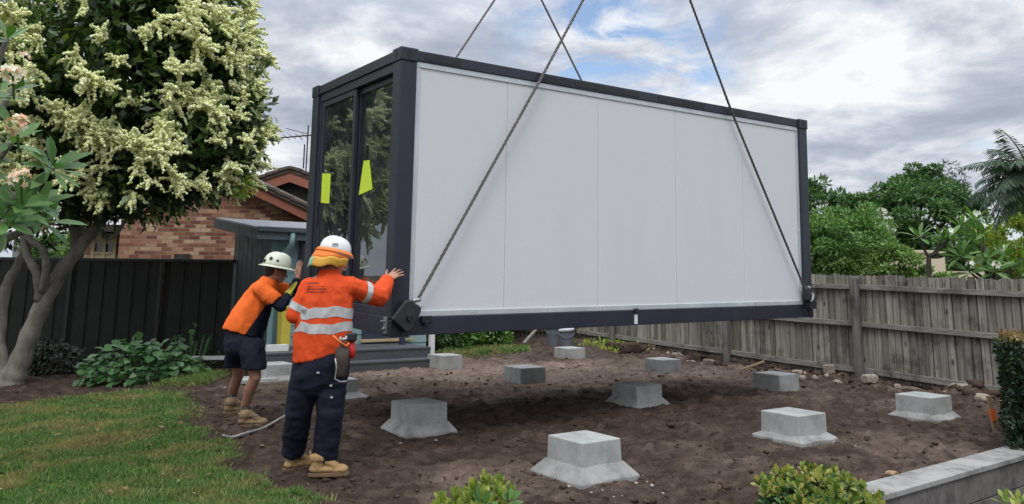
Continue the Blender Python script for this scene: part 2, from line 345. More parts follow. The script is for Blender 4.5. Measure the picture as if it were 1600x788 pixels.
    y = t.ramp(t.island(), [(0., (.22, .16, .065)), (.5, (.36, .28, .115)), (1., (.25, .28, .08))])
    c = t.mix(t.math('MULTIPLY', k, .9), g, y); p = t.bsdf(c, .6, 0, .25)
    tr = t.n('ShaderNodeBsdfTranslucent'); t.l(c, tr.inputs[0]); ms = t.n('ShaderNodeMixShader'); ms.inputs[0].default_value = .25
    t.l(p.outputs[0], ms.inputs[1]); t.l(tr.outputs[0], ms.inputs[2]); t.l(ms.outputs[0], t.out.inputs[0]); M['grass'] = t.m
    # ground: moist and shade-toned soil, sandy crust, and lawn thatch where the mask says so
    t = NT('garden_ground'); at_ = t.n('ShaderNodeAttribute'); at_.attribute_name = 'lawn'; dp = t.n('ShaderNodeAttribute'); dp.attribute_name = 'damp_shade'
    w = t.coord()
    b1 = t.noise(.9, 7, .62, w); b2 = t.noise(6, 8, .65, w, .4); b3 = t.noise(45, 6, .7, w)
    dry = t.ramp(b2, [(.3, (.105, .074, .056)), (.5, (.205, .150, .117)), (.72, (.29, .222, .177))])
    wet_shade = t.ramp(b2, [(.3, (.026, .018, .014)), (.5, (.060, .040, .030)), (.72, (.122, .085, .065))])  # dark tones serve moist soil and the painted shade below the cabin
    k = t.math('ADD', dp.outputs['Fac'], t.ramp(b1, [(.3, -.0), (.7, .0)])); k = t.math('ADD', dp.outputs['Fac'], t.math('MULTIPLY', t.math('SUBTRACT', b1, .5), 1.3))
    c = t.mix(t.ramp(k, [(.25, 0.), (.75, 1.)]), dry, wet_shade)
    c = t.mix(t.ramp(b3, [(.30, .6), (.44, 0.)]), c, (.035, .025, .02)); c = t.mix(t.ramp(b3, [(.66, 0.), (.76, .5)]), c, (.30, .25, .2))
    th = t.ramp(b2, [(.3, (.035, .045, .016)), (.7, (.09, .085, .035))])
    c = t.mix(at_.outputs['Fac'], c, th)
    b4 = t.noise(1., 6, .65, t.coord((3.2, 13, 1)), .8); c2 = t.mix(t.ramp(b4, [(.33, .65), (.46, 0.)]), c, (.028, .019, .015)); c = t.mix(at_.outputs['Fac'], c2, c)
    nb = t.bump(b2, .9, .06); nb = t.bump(b4, .8, .04, nb); nb = t.bump(b3, .8, .016, nb)
    t.bsdf(c, .93, 0, .2, nb); M['ground'] = t.m
mats()

# ------------------------------------------------------------------ mesh helpers
WM = {}     # world matrices of the empties and meshes made here
class MB:
    def __init__(s): s.v = []; s.f = []; s.mi = []
    def add(s, vs, fs, mi=0):
        k = len(s.v); s.v += [Vector(v) for v in vs]; s.f += [[i + k for i in f] for f in fs]; s.mi += [mi] * len(fs); return s
    def box(s, lo, hi, mi=0, X=None):
        v = [Vector((x, y, z)) for z in (lo[2], hi[2]) for y in (lo[1], hi[1]) for x in (lo[0], hi[0])]
        if X is not None: v = [X @ q for q in v]
        return s.add(v, [(0, 2, 3, 1), (4, 5, 7, 6), (0, 1, 5, 4), (2, 6, 7, 3), (0, 4, 6, 2), (1, 3, 7, 5)], mi)
    def beam(s, p0, p1, w, h, up=Vector((0, 0, 1)), mi=0):
        """a box from p0 to p1, w across and h along 'up'"""
        p0, p1 = Vector(p0), Vector(p1); d = (p1 - p0).normalized(); sx = d.cross(up).normalized() * (w / 2); uy = sx.cross(d).normalized() * (h / 2)
        v = [q + a * sx + b * uy for q in (p0, p1) for a, b in ((-1, -1), (1, -1), (1, 1), (-1, 1))]
        return s.add(v, [(0, 3, 2, 1), (4, 5, 6, 7), (0, 1, 5, 4), (1, 2, 6, 5), (2, 3, 7, 6), (3, 0, 4, 7)], mi)
    def tube(s, pts, r, n=8, cap=True, mi=0):
        pts = [Vector(p) for p in pts]; rs = r if isinstance(r, (list, tuple)) else [r] * len(pts); rows = []; ref = None
        for i, p in enumerate(pts):
            d = (pts[min(i + 1, len(pts) - 1)] - pts[max(i - 1, 0)]).normalized()
            if ref is None: ref = d.orthogonal().normalized()
            ref = (ref - d * ref.dot(d)); ref = ref.normalized() if ref.length > 1e-6 else d.orthogonal().normalized()
            q = d.cross(ref); rows.append([p + (ref * math.cos(t) + q * math.sin(t)) * rs[i] for t in [2 * math.pi * k / n for k in range(n)]])
        return s.rings(rows, cap, mi)
    def rings(s, rows, cap=True, mi=0):
        n = len(rows[0]); vs = [v for r in rows for v in r]; fs = []
        for i in range(len(rows) - 1):
            for k in range(n): fs.append((i * n + k, i * n + (k + 1) % n, (i + 1) * n + (k + 1) % n, (i + 1) * n + k))
        if cap: fs.append(tuple(range(n - 1, -1, -1))); fs.append(tuple((len(rows) - 1) * n + k for k in range(n)))
        return s.add(vs, fs, mi)
    def loft(s, secs, n=20, cap=True, mi=0):
        """secs: (centre, u half-axis vector, v half-axis vector)"""
        return s.rings([[Vector(c) + Vector(u) * math.cos(t) + Vector(v) * math.sin(t) for t in [2 * math.pi * k / n for k in range(n)]] for c, u, v in secs], cap, mi)
    def hull(s, balls, mi=0, sub=2):
        """convex hull of balls (centre, radius | (axis vectors)*3)"""
        bm = bmesh.new()
        for c, r in balls:
            t = bmesh.new(); bmesh.ops.create_icosphere(t, subdivisions=sub, radius=1)
            for v in t.verts:
                q = Vector(c) + (v.co * r if isinstance(r, (int, float)) else r[0] * v.co.x + r[1] * v.co.y + r[2] * v.co.z); bm.verts.new(q)
            t.free()
        res = bmesh.ops.convex_hull(bm, input=bm.verts)
        junk = list({e for e in res['geom_interior'] + res['geom_unused'] if isinstance(e, bmesh.types.BMVert)})
        bmesh.ops.delete(bm, geom=junk, context='VERTS')
        bm.verts.ensure_lookup_table(); bm.verts.index_update()
        s.add([v.co.copy() for v in bm.verts], [[v.index for v in f.verts] for f in bm.faces], mi); bm.free(); return s
    def prism(s, poly, ext, mi=0):
        """poly: 3D points of a flat outline, pushed along ext"""
        n = len(poly); v = [Vector(p) for p in poly] + [Vector(p) + Vector(ext) for p in poly]
        return s.add(v, [tuple(range(n - 1, -1, -1)), tuple(range(n, 2 * n))] + [(i, (i + 1) % n, n + (i + 1) % n, n + i) for i in range(n)], mi)
    def mesh(s, name):
        m = bpy.data.meshes.new(name); m.from_pydata([tuple(v) for v in s.v], [], s.f)
        if any(s.mi): m.polygons.foreach_set('material_index', s.mi)
        b = bmesh.new(); b.from_mesh(m); bmesh.ops.recalc_face_normals(b, faces=b.faces); b.to_mesh(m); b.free(); return m
def np_mesh(name, V, Fa):
    """V (n,3), Fa (m,k) with one k"""
    V = np.asarray(V, np.float32); Fa = np.asarray(Fa, np.int32); m = bpy.data.meshes.new(name); k = Fa.shape[1]
    m.vertices.add(len(V)); m.vertices.foreach_set('co', V.ravel()); m.loops.add(Fa.size); m.loops.foreach_set('vertex_index', Fa.ravel())
    m.polygons.add(len(Fa)); m.polygons.foreach_set('loop_start', np.arange(0, Fa.size, k, dtype=np.int32))
    m.update(calc_edges=True); return m
def label(o, lab=None, cat=None, group=None, kind=None):
    for k, v in (('label', lab), ('category', cat), ('group', group), ('kind', kind)):
        if v: o[k] = v
    return o
def thing(name, lab, cat, loc=(0, 0, 0), rz=0., mat=None, group=None):
    o = bpy.data.objects.new(name, None); COL.objects.link(o); o.empty_display_size = .2
    m = mat if mat is not None else Matrix.Translation(Vector(loc)) @ Matrix.Rotation(rz, 4, 'Z')
    o.matrix_world = m; WM[o.name] = m.copy(); return label(o, lab, cat, group)
def add(name, shape, mat, parent=None, local=False, bevel=0., smooth=False, seg=2, **kw):
    """link a shape as ONE object; its points are in world space unless local"""
    m = shape.mesh(name) if isinstance(shape, MB) else shape
    for x in (mat if isinstance(mat, (list, tuple)) else [mat]): m.materials.append(M[x])
    o = bpy.data.objects.new(name, m); COL.objects.link(o)
    if parent is not None:
        P = WM[parent.name]; o.parent = parent; o.matrix_parent_inverse = Matrix.Identity(4); WM[o.name] = P
        if not local:
            m = m.copy() if not isinstance(shape, MB) else m; m.name = name; m.transform(P.inverted()); o.data = m
    else: WM[o.name] = Matrix.Identity(4)
    if smooth: m.polygons.foreach_set('use_smooth', [True] * len(m.polygons))
    if bevel:
        b = o.modifiers.new('bevel', 'BEVEL'); b.width = bevel; b.segments = seg; b.limit_method = 'ANGLE'; b.angle_limit = .6; b.harden_normals = False
    return label(o, kw.get('lab'), kw.get('cat'), kw.get('group'), kw.get('kind'))
def base_at(o, p):
    """move the origin of a single-mesh thing to p without moving its points"""
    o.data.transform(Matrix.Translation(-Vector(p))); o.location = p; WM[o.name] = Matrix.Translation(Vector(p)); return o

def unit(a): return a / np.maximum(np.linalg.norm(a, axis=1, keepdims=True), 1e-9)
def leaves(P, D, N, ln, wd, fold=.25, curl=.0, six=False):
    """leaf blades at P along D with face normal about N -> V, F (quads)"""
    n = len(P); D = unit(D); Sd = unit(np.cross(D, N)); Nn = np.cross(Sd, D); ln = np.broadcast_to(np.asarray(ln, float), (n,))[:, None]; wd = np.broadcast_to(np.asarray(wd, float), (n,))[:, None]
    if not six:
        V = np.stack([P, P + D * ln * .5 + Sd * wd * .5 + Nn * wd * fold * .5, P + D * ln - Nn * ln * curl, P + D * ln * .5 - Sd * wd * .5 + Nn * wd * fold * .5], 1)
        return V.reshape(-1, 3), (np.arange(n)[:, None] * 4 + np.array([[0, 1, 2, 3]]))
    mid = P + D * ln * .5 - Nn * ln * curl * .25; m2 = P + D * ln * .8 - Nn * ln * curl * .65; tip = P + D * ln - Nn * ln * curl
    V = np.stack([P, mid + Sd * wd * .5 + Nn * wd * fold * .5, m2 + Sd * wd * .36 + Nn * wd * fold * .4, tip, m2 - Sd * wd * .36 + Nn * wd * fold * .4, mid - Sd * wd * .5 + Nn * wd * fold * .5, mid, m2], 1)
    b = np.arange(n)[:, None] * 8
    return V.reshape(-1, 3), np.concatenate([b + np.array([q]) for q in ((0, 1, 6, 5), (6, 1, 2, 7), (5, 6, 7, 4), (7, 2, 3, 4))])
def rand_dirs(n, up=0.):
    d = RNG.normal(size=(n, 3)); d[:, 2] += up; return unit(d)
def merge(parts):
    V = []; Fs = []; k = 0
    for v, f in parts: V.append(v); Fs.append(f + k); k += len(v)
    return np.concatenate(V), np.concatenate(Fs)
def clump_leaves(C, R, per, ln, wd, up=.3, shell=.55, droop=0., six=False, squash=.75):
    """leaves spread through clumps centred at C (n,3) of radius R"""
    n = len(C); k = n * per; ci = np.repeat(np.arange(n), per); R = np.broadcast_to(np.asarray(R, float), (n,))[ci][:, None]
    d = rand_dirs(k); r = RNG.uniform(shell, 1, (k, 1)) ; off = d * r * R; off[:, 2] *= squash
    P = C[ci] + off; D = unit(d + RNG.normal(size=(k, 3)) * .6 + np.array([0, 0, up - droop])); N = unit(RNG.normal(size=(k, 3)) * .5 + d * .6 + np.array([0, 0, .9]))
    return leaves(P, D, N, ln * RNG.uniform(.7, 1.25, k), wd * RNG.uniform(.75, 1.2, k), six=six)
def ell_points(n, c, r, lo=.8, hi=1., zmin=-1.):
    P = []
    while len(P) < n:
        d = rand_dirs(1)[0]
        if d[2] < zmin: continue
        P.append(np.array(c) + d * np.array(r) * random.uniform(lo, hi))
    return np.array(P)
def smooth_path(pts, n=6):
    """Catmull-Rom through pts of (Vector, radius)"""
    P = [Vector(p) for p, _ in pts]; R = [r for _, r in pts]; out = []; rr = []
    for i in range(len(P) - 1):
        a, b, c, d = P[max(i - 1, 0)], P[i], P[i + 1], P[min(i + 2, len(P) - 1)]
        for k in range(n):
            t = k / n; out.append(.5 * ((2 * b) + (c - a) * t + (2 * a - 5 * b + 4 * c - d) * t * t + (3 * b - a - 3 * c + d) * t ** 3)); rr.append(R[i] * (1 - t) + R[i + 1] * t)
    return out + [P[-1]], rr + [R[-1]]

# ================================================================== GROUND
def build_ground():
    def axis(lo, hi, step, far):
        core = list(np.arange(lo, hi, step)); s = step; a = hi; up = []
        while a < far: up.append(a); s *= 1.35; a += s
        s = step; a = lo - step; dn = []
        while a > -far: dn.append(a); s *= 1.35; a -= s
        return np.array(dn[::-1] + core + up)
    xs = axis(-9, 7.4, .042, 700)
    ys = np.concatenate([axis(4.9, 5.0, .05, 700)[axis(4.9, 5.0, .05, 700) < 4.9], np.arange(4.9, 8.5, .03), np.arange(8.5, 12, .045), np.arange(12, 19, .09)])
    s = .09; a = 19.; up = []
    while a < 900: up.append(a); s *= 1.35; a += s
    ys = np.concatenate([ys, up]); X, Y = np.meshgrid(xs, ys); x, y = X.ravel(), Y.ravel(); P = np.stack([x, y], 1)
    z = ground(x, y)
    wob = .20 * fbm(P * 2.4, 4, 50, .6)
    lawn = np.maximum(np.maximum(poly_dist(x, y, LAWN), poly_dist(x, y, BACK)), poly_dist(x, y, STRIP)); lm = sst(-.10, .12, lawn + wob)
    near = (x > -12) & (x < 9) & (y > 4) & (y < 20)
    soil = near * (1 - lm)
    fence_d = np.abs((x - 1.78) * .862 + (y - 18.6) * .506)     # distance to the paling fence line
    heap = np.exp(-((fence_d - .75) / .55) ** 2) * (y > 8) * (y < 19)
    FP = [onz(a, b, .31) for a, b in ((912.5, 682), (1239, 643), (1442, 616.5), (655, 627), (995, 599.5), (1211.5, 583), (524, 591), (820, 572.5), (1035, 560.5), (429, 567.5), (695, 554), (890, 543))]
    fd = np.min([np.hypot(x - p.x, y - p.y) for p in FP], axis=0); soil = soil * (.25 + .75 * sst(.32, .6, fd))
    z += .065 * np.exp(-((x - 2.6) ** 2 + (y - 7.45) ** 2) / .65 ** 2) + .055 * np.exp(-((x - .6) ** 2 + (y - 6.0) ** 2) / .55 ** 2) + soil * (.030 * fbm(P * 1.3, 4, 1) + .020 * fbm(P * 5, 4, 9) * (1 + 1.4 * heap) + .022 * fbm(P * 13, 4, 21, .6) + heap * (.01 + .09 * fbm(P * 2.4, 3, 31)) - .24 * np.exp(-(fence_d / .40) ** 2) * (y > 8) * (y < 16))
    # boot prints and scrapes
    dent = vnoise(P * np.array([5.5, 7]), 77); z -= soil * .04 * sst(.40, .75, dent)
    dent = vnoise(P * np.array([9, 13]) + .5 * dent[:, None], 78); z += soil * (.024 * sst(.45, .8, -dent) - .03 * sst(.40, .8, dent))
    z += near * lm * (.018 * fbm(P * 3, 3, 3) + .03)
    V = np.stack([x, y, z], 1); nx, ny = len(xs), len(ys); i = np.arange(nx * ny).reshape(ny, nx)
    Fq = np.stack([i[:-1, :-1].ravel(), i[:-1, 1:].ravel(), i[1:, 1:].ravel(), i[1:, :-1].ravel()], 1)
    m = np_mesh('ground', V, Fq); m.polygons.foreach_set('use_smooth', np.ones(len(Fq), bool))
    far_green = np.where(near, lm, 1.)
    a1 = m.attributes.new('lawn', 'FLOAT', 'POINT'); a1.data.foreach_set('value', far_green.astype(np.float32))
    # moisture plus painted shade: dug over and moist near the camera and along the garden bed; shade darkened in below the cabin; sandier at the back
    dm = .80 - .62 * np.exp(-(((x - .2) / 4.2) ** 2 + ((y - 12.2) / 2.0) ** 2)) - .25 * np.exp(-(((x - 3.6) / 1.6) ** 2 + ((y - 7.2) / 1.4) ** 2)) - .2 * np.exp(-(((x - .1) / 1.6) ** 2 + ((y - 6.1) / .6) ** 2))
    dm += .25 * sst(3, 5, -x) * sst(8.5, 10, y) + .3 * np.exp(-(((x - .8) / 2.0) ** 2 + ((y - 8.7) / .9) ** 2))  # last term paints the cabin's shade into the soil below it
    a2 = m.attributes.new('damp_shade', 'FLOAT', 'POINT'); a2.data.foreach_set('value', np.clip(dm, 0, 1.2).astype(np.float32))
    add('ground', m, 'ground', kind='structure')
    zi = z.reshape(ny, nx)
    def h(px, py):
        a = np.clip(np.searchsorted(xs, px) - 1, 0, nx - 2); b = np.clip(np.searchsorted(ys, py) - 1, 0, ny - 2)
        u = (px - xs[a]) / (xs[a + 1] - xs[a]); v = (py - ys[b]) / (ys[b + 1] - ys[b])
        return (zi[b, a] * (1 - u) + zi[b, a + 1] * u) * (1 - v) + (zi[b + 1, a] * (1 - u) + zi[b + 1, a + 1] * u) * v
    return h
GH = build_ground()
def gh(x, y): return float(GH(np.array([x]), np.array([y]))[0])

def build_grass():
    parts = []
    def patch(poly, n, hgt, wdt, seed):
        xs = [p.x for p in poly]; ys = [p.y for p in poly]
        lo_y = max(min(ys), 4.9); x = RNG.uniform(max(min(xs), -9), max(xs), n * 3); u = RNG.uniform(0, 1, n * 3)
        y = 1 / (u / lo_y + (1 - u) / max(ys))      # denser near the camera
        d = poly_dist(x, y, poly) + .20 * fbm(np.stack([x, y], 1) * 2.4, 4, 50, .6)
        keep = (d > RNG.uniform(-.14, .10, len(x))) & (np.abs(x) < y * .72 + .6)
        thin = vnoise(np.stack([x, y], 1) * 1.4, 5); keep &= RNG.uniform(-1, 1, len(x)) > thin * .55 - .75
        x, y = x[keep][:n], y[keep][:n]; k = len(x); z = GH(x, y) - .006
        a = RNG.uniform(0, 2 * math.pi, k); lean = RNG.uniform(.15, .95, k); D = np.stack([np.cos(a) * lean, np.sin(a) * lean, np.ones(k)], 1)
        tuft = 1 + .45 * vnoise(np.stack([x, y], 1) * 5, 15)
        b = RNG.uniform(0, 2 * math.pi, k); N = np.stack([np.cos(b), np.sin(b), .3 * np.ones(k)], 1)
        v, f = leaves(np.stack([x, y, z], 1), D, N, hgt * tuft * RNG.uniform(.5, 1.3, k), wdt * (.6 + y / 14), .1, .25)
        parts.append((v, f))
    patch(LAWN, 95000, .050, .0055, 1); patch(BACK, 6000, .07, .012, 2); patch(STRIP, 5000, .06, .009, 3)
    v, f = merge(parts); add('lawn_grass', np_mesh('lawn_grass', v, f), 'grass', kind='stuff', lab='short patchy green lawn with straw coloured bare spots', cat='grass')
build_grass()

def build_clods():
    """crumbs of soil and stone chips lying about: nobody could count them"""
    def crumbs(n, rlo, rhi, mask, name, mat, lab, cat, over=6):
        ico = bmesh.new(); bmesh.ops.create_icosphere(ico, subdivisions=1, radius=1); iv = np.array([v.co[:] for v in ico.verts]); jf = np.array([[v.index for v in f.verts] for f in ico.faces]); ico.free()
        over = 60 if mask.__name__ == 'bank' else 6; u = RNG.uniform(0, 1, n * over); y = 1 / (u / 5.1 + (1 - u) / 17.); x = RNG.uniform(-1, 1, n * over) * (y * .7); keep = mask(x, y); x, y = x[keep][:n], y[keep][:n]; k = len(x)
        r = rlo * (rhi / rlo) ** (RNG.uniform(0, 1, k) ** 2.2) * (.75 + y / 18); z = GH(x, y)
        sc = RNG.uniform(.6, 1.3, (k, 1, 3)) * np.array([1, 1, .6]); jit = 1 + .35 * RNG.uniform(-1, 1, (k, len(iv), 1))
        V = iv[None] * sc * jit * r[:, None, None] + np.stack([x, y, z + r * .15], 1)[:, None, :]
        Fq = jf[None] + (np.arange(k) * len(iv))[:, None, None]
        add(name, np_mesh(name, V.reshape(-1, 3), Fq.reshape(-1, 3)), mat, kind='stuff', lab=lab, cat=cat)
    nolawn = lambda x, y: (poly_dist(x, y, LAWN) < -.05) & (poly_dist(x, y, BACK) < 0) & (poly_dist(x, y, STRIP) < 0) & (ground(x, y) > -.3)
    crumbs(5200, .004, .03, nolawn, 'soil_crumbs', 'clod', 'loose dark crumbs of dug soil over the building plot', 'soil')
    fenced = lambda x, y: np.abs((x - 1.78) * .862 + (y - 18.6) * .506)
    def bank(x, y): return nolawn(x, y) & (x > .9) & (y > 8.3) & (y < 17.5) & (fenced(x, y) > .1) & (RNG.uniform(0, 1, len(x)) < 1.3 * np.exp(-((fenced(x, y) - .5) / .45) ** 2)) & (fenced(x, y) < 1.3)
    crumbs(650, .018, .085, bank, 'earth_lumps', 'clod', 'dark lumps of dug earth heaped along the paling fence', 'earth')
    crumbs(170, .014, .06, bank, 'small_rubble', 'stone_pale', 'small pale broken stones mixed into the bank by the fence', 'rubble')
    def chips(x, y):
        d0 = np.hypot(x - .75, y - 5.85); d1 = np.hypot(x - 2.9, y - 7.15); bed = (x < -3.2) & (y > 9.5) & (y < 12.5)
        pr = .95 * np.exp(-(d0 / .33) ** 2) + .7 * np.exp(-(d1 / .3) ** 2) + .012 + .05 * bed
        return nolawn(x, y) & (RNG.uniform(0, 1, len(x)) < pr)
    crumbs(900, .004, .018, chips, 'stone_chips', 'chip', 'pale gravel chips scattered round the footings', 'gravel')
    # fallen leaves on lawn and bed
    k = 120; u = RNG.uniform(0, 1, k * 4); y = 1 / (u / 5.4 + (1 - u) / 12.); x = RNG.uniform(-1, .1, k * 4) * y * .66 - 0.8; kp = (x < -1.2) & (x > -9) & (poly_dist(x, y, LAWN) > -.9); x, y = x[kp][:k], y[kp][:k]; k = len(x)
    a = RNG.uniform(0, 6.28, k); D = np.stack([np.cos(a), np.sin(a), RNG.uniform(-.1, .25, k)], 1)
    v, f = leaves(np.stack([x, y, GH(x, y) + .03 * (poly_dist(x, y, LAWN) > 0) + .012], 1), D, np.tile([0, 0, 1.], (k, 1)) + RNG.normal(size=(k, 3)) * .25, RNG.uniform(.04, .085, k), RNG.uniform(.02, .04, k), .3, .1)
    add('fallen_leaves', np_mesh('fallen_leaves', v, f), 'lf_litter', kind='stuff', lab='dry brown leaves dropped on the lawn and garden bed', cat='leaf litter')
build_clods()

# ================================================================== HANGING CABIN
CL, CW, CH = 5.9, 2.221, 2.541
o0 = Vector((-1.0145, 6.809, .9905))
ca = Vector((A.x, A.y, .01298)).normalized(); cb_ = Vector((B.x, B.y, .03083)); cn = ca.cross(cb_).normalized(); cb_ = cn.cross(ca).normalized()
CM = Matrix(((ca.x, cb_.x, cn.x, o0.x), (ca.y, cb_.y, cn.y, o0.y), (ca.z, cb_.z, cn.z, o0.z), (0, 0, 0, 1)))
def cabin():
    t = thing('modular_cabin', 'long white panelled cabin with charcoal frame hanging from four steel ropes', 'cabin', mat=CM)
    L, Wd, H = CL, CW, CH; pw = .165
    def part(name, lo, hi, mat, parent=t, bevel=.006, **k):
        return add(name, MB().box(lo, hi), mat, parent, True, bevel, **k)
    for x0 in (0, L - pw):
        for y0 in (0, Wd - pw):
            part('corner_post', (x0, y0, .14), (x0 + pw, y0 + pw, H - .118), 'frame', bevel=.012)
            for z0 in (0, H - .118):
                e = .008
                c = part('corner_casting', (x0 - e, y0 - e, z0 - .004), (x0 + pw + e, y0 + pw + e, z0 + (.14 if z0 == 0 else .122)), 'frame', bevel=.01)
                sgn = -1 if y0 == 0 else 1; fy = (y0 - e) if y0 == 0 else y0 + pw + e
                hole = MB(); cx = x0 + pw / 2; cz = z0 + .062
                hole.rings([[Vector((cx + math.cos(a) * .028, fy + d * sgn, cz + math.sin(a) * .044)) for a in [k * math.pi / 8 for k in range(16)]] for d in (-.002, .0025)])
                fx = x0 - e if x0 == 0 else x0 + pw + e; sx = -1 if x0 == 0 else 1; cy = y0 + pw / 2
                add('lifting_hole', hole, 'black', c, True); hole = MB(); hole.rings([[Vector((fx + d * sx, cy + math.cos(a) * .028, cz + math.sin(a) * .044)) for a in [k * math.pi / 8 for k in range(16)]] for d in (-.002, .0025)])
                add('lifting_hole', hole, 'black', c, True)
    # long rails
    for y0, y1 in ((.012, .14), (Wd - .14, Wd - .012)):
        part('roof_rail', (pw + .012, y0, H - .105), (L - pw - .012, y1, H - .006), 'frame')
        part('floor_rail', (pw + .012, y0, .0), (L - pw - .012, y1, .158), 'frame')
    for x0, x1 in ((.012, .14), (L - .14, L - .012)):
        part('roof_rail', (x0, pw + .012, H - .105), (x1, Wd - pw - .012, H - .006), 'frame')
        part('floor_rail', (x0, pw + .012, .0), (x1, Wd - pw - .012, .158), 'frame')
    # black tape patches and a joint strip along the front roof rail
    for x0, x1 in ((.25, .62), (1.55, 1.95), (2.0, 2.9), (3.2, 3.95), (4.35, 4.7)):
        part('tape_patch', (x0, .008, H - .085), (x1, .0125, H - .03), 'frame_scuff', bevel=0)
    part('roof', (.02, .02, H - .05), (L - .02, Wd - .02, H - .02), 'panel', bevel=0)
    part('floor', (.02, .02, .04), (L - .02, Wd - .02, .145), 'deck', bevel=0)
    # front wall: five panels with fine joints, aluminium edging all round
    z0, z1 = .205, H - .155; xs = [pw + .05, 1.175, 2.335, 3.485, 4.635, L - pw - .045]
    for i in range(5):
        p = part('wall_panel', (xs[i] + .0018, .035, z0), (xs[i + 1] - .0018, .085, z1), 'panel', bevel=.002)
    part('wall_core', (pw, .05, .16), (L - pw, .11, H - .11), 'seam', bevel=0)
    part('edge_trim', (pw + .004, .024, H - .157), (L - pw - .004, .07, H - .107), 'alu_trim', bevel=.003)
    part('edge_trim', (pw + .004, .024, .160), (L - pw - .004, .07, .207), 'alu_trim', bevel=.003)
    part('edge_trim', (pw + .002, .026, .209), (pw + .048, .07, H - .159), 'alu_trim', bevel=.003)
    part('edge_trim', (L - pw - .043, .026, .209), (L - pw - .002, .07, H - .159), 'alu_trim', bevel=.003)
    for o in [c for c in t.children if c.name.startswith('edge_trim')]:
        co = [v.co for v in o.data.vertices]; lo = [min(c[k] for c in co) for k in range(3)]; hi = [max(c[k] for c in co) for k in range(3)]; rv = MB(); long_ = hi[0] - lo[0] > 1; y = lo[1]
        for k in range(30 if long_ else 10):
            x = lo[0] + .1 + k * (hi[0] - lo[0] - .2) / 29 if long_ else (lo[0] + hi[0]) / 2; z = (lo[2] + hi[2]) / 2 if long_ else lo[2] + .15 + k * (hi[2] - lo[2] - .3) / 9; rv.tube([(x, y + .001, z), (x, y - .003, z)], .0055, 8)
        b = bmesh.new(); b.from_mesh(o.data); q = rv.mesh('q'); b.from_mesh(q); b.to_mesh(o.data); b.free()
    for y in (Wd - .1, ): part('wall_panel', (pw, y, .16), (L - pw, y + .05, H - .11), 'panel', bevel=0)
    part('wall_panel', (L - .12, pw, .16), (L - .07, Wd - pw, H - .11), 'panel', bevel=0)
    part('lining', (pw, .112, .15), (L - .13, .118, H - .11), 'inside', bevel=0)
    part('lining', (pw, Wd - .118, .15), (L - .13, Wd - .112, H - .11), 'inside', bevel=0)
    part('partition', (2.3, .12, .15), (2.34, Wd - .12, H - .06), 'inside', bevel=0)
    part('partition_door', (2.285, .5, .15), (2.298, 1.3, 2.1), 'deck', bevel=0)
    # sliding door end: fixed frame, two leaves (right leaf set behind), glass, lower rail
    fz0, fz1 = .158, H - .107; y0, y1 = pw + .002, Wd - pw - .002; ym = 1.10
    fr = MB(); fr.box((.03, y0, fz1 - .085), (.13, y1, fz1)); fr.box((.03, y0, fz0), (.13, y1, fz0 + .07)); fr.box((.03, y0, fz0 + .072), (.13, y0 + .05, fz1 - .087)); fr.box((.03, y1 - .05, fz0 + .072), (.13, y1, fz1 - .087))
    add('door_frame', fr, 'frame', t, True, .004)
    for nm, ya, yb, x0 in (('sliding_door', y0 + .052, ym + .03, .085), ('sliding_door', ym - .02, y1 - .052, .04)):
        za, zb = fz0 + .074, fz1 - .09; st = .062; d = MB()
        d.box((x0, ya, za), (x0 + .038, ya + st, zb)); d.box((x0, yb - st, za), (x0 + .038, yb, zb))
        d.box((x0, ya + st, zb - .06), (x0 + .038, yb - st, zb)); d.box((x0, ya + st, za), (x0 + .038, yb - st, za + .10))
        dd = add(nm, d, 'frame', t, True, .004)
        add('pane', MB().box((x0 + .016, ya + st - .005, za + .095), (x0 + .022, yb - st + .005, zb - .055)), 'glass', dd, True)
        add('door_handle', MB().box((x0 - .02, yb - .045 if ya > .5 else ya + .02, 1.0), (x0 - .002, yb - .022 if ya > .5 else ya + .043, 1.25)), 'black', dd, True, .006)
    cv = MB(); ys = np.linspace(.235, .33, 14)
    cv.rings([[Vector((.18 + .02 * math.sin(k * 1.9) + dx, y, z)) for k, y in enumerate(ys)] + [Vector((.186 + .02 * math.sin(k * 1.9) + dx, y, z)) for k, y in reversed(list(enumerate(ys)))] for z, dx in ((.25, .02), (1.2, 0), (2.3, .01))])
    add('curtain', cv, 'curtain', t, True, smooth=True)
    # two fluoro notices: one stuck flat on the left leaf, one hung by a black cord on the right leaf
    n1 = MB().prism([(.0535, 1.99, 1.24), (.053, 1.70, 1.215), (.0525, 1.69, 1.53), (.0535, 1.98, 1.56)], (-.0025, 0, 0)); add('notice', n1, 'notice', t, True)
    n2 = MB().prism([(.096, 1.03, 1.27), (.093, .705, 1.31), (.097, .815, 1.60), (.098, .95, 1.605)], (-.0025, 0, 0)); add('notice', n2, 'notice', t, True)
    add('cord', MB().tube([(.092, .885, 1.60), (.092, .885, 1.75)], .008, 6), 'string', t, True)
    # bracket, label holder and latch along the bottom rail
    br = MB().box((.285, -.018, .105), (.385, .01, .165)).box((.31, -.028, .08), (.35, .008, .125)); add('bracket', br, 'black', t, True, .004)
    lb = part('label_holder', (2.815, -.012, .115), (2.86, .01, .175), 'black', bevel=.003)
    add('label_strip', MB().box((2.818, -.006, .012), (2.855, .011, .113)), 'white', lb, True, .002)
    lt = MB().box((-.022, .055, .02), (-.004, .115, .16)).tube([(-.03, .06, .125), (-.03, .15, .118)], .008, 8).hull([((-.03, .085, .06), .014), ((-.03, .1, .05), .012)]); add('latch', lt, 'galv', t, True, .003)
    return t
cabin()
def C(x, y, z): return CM @ Vector((x, y, z))

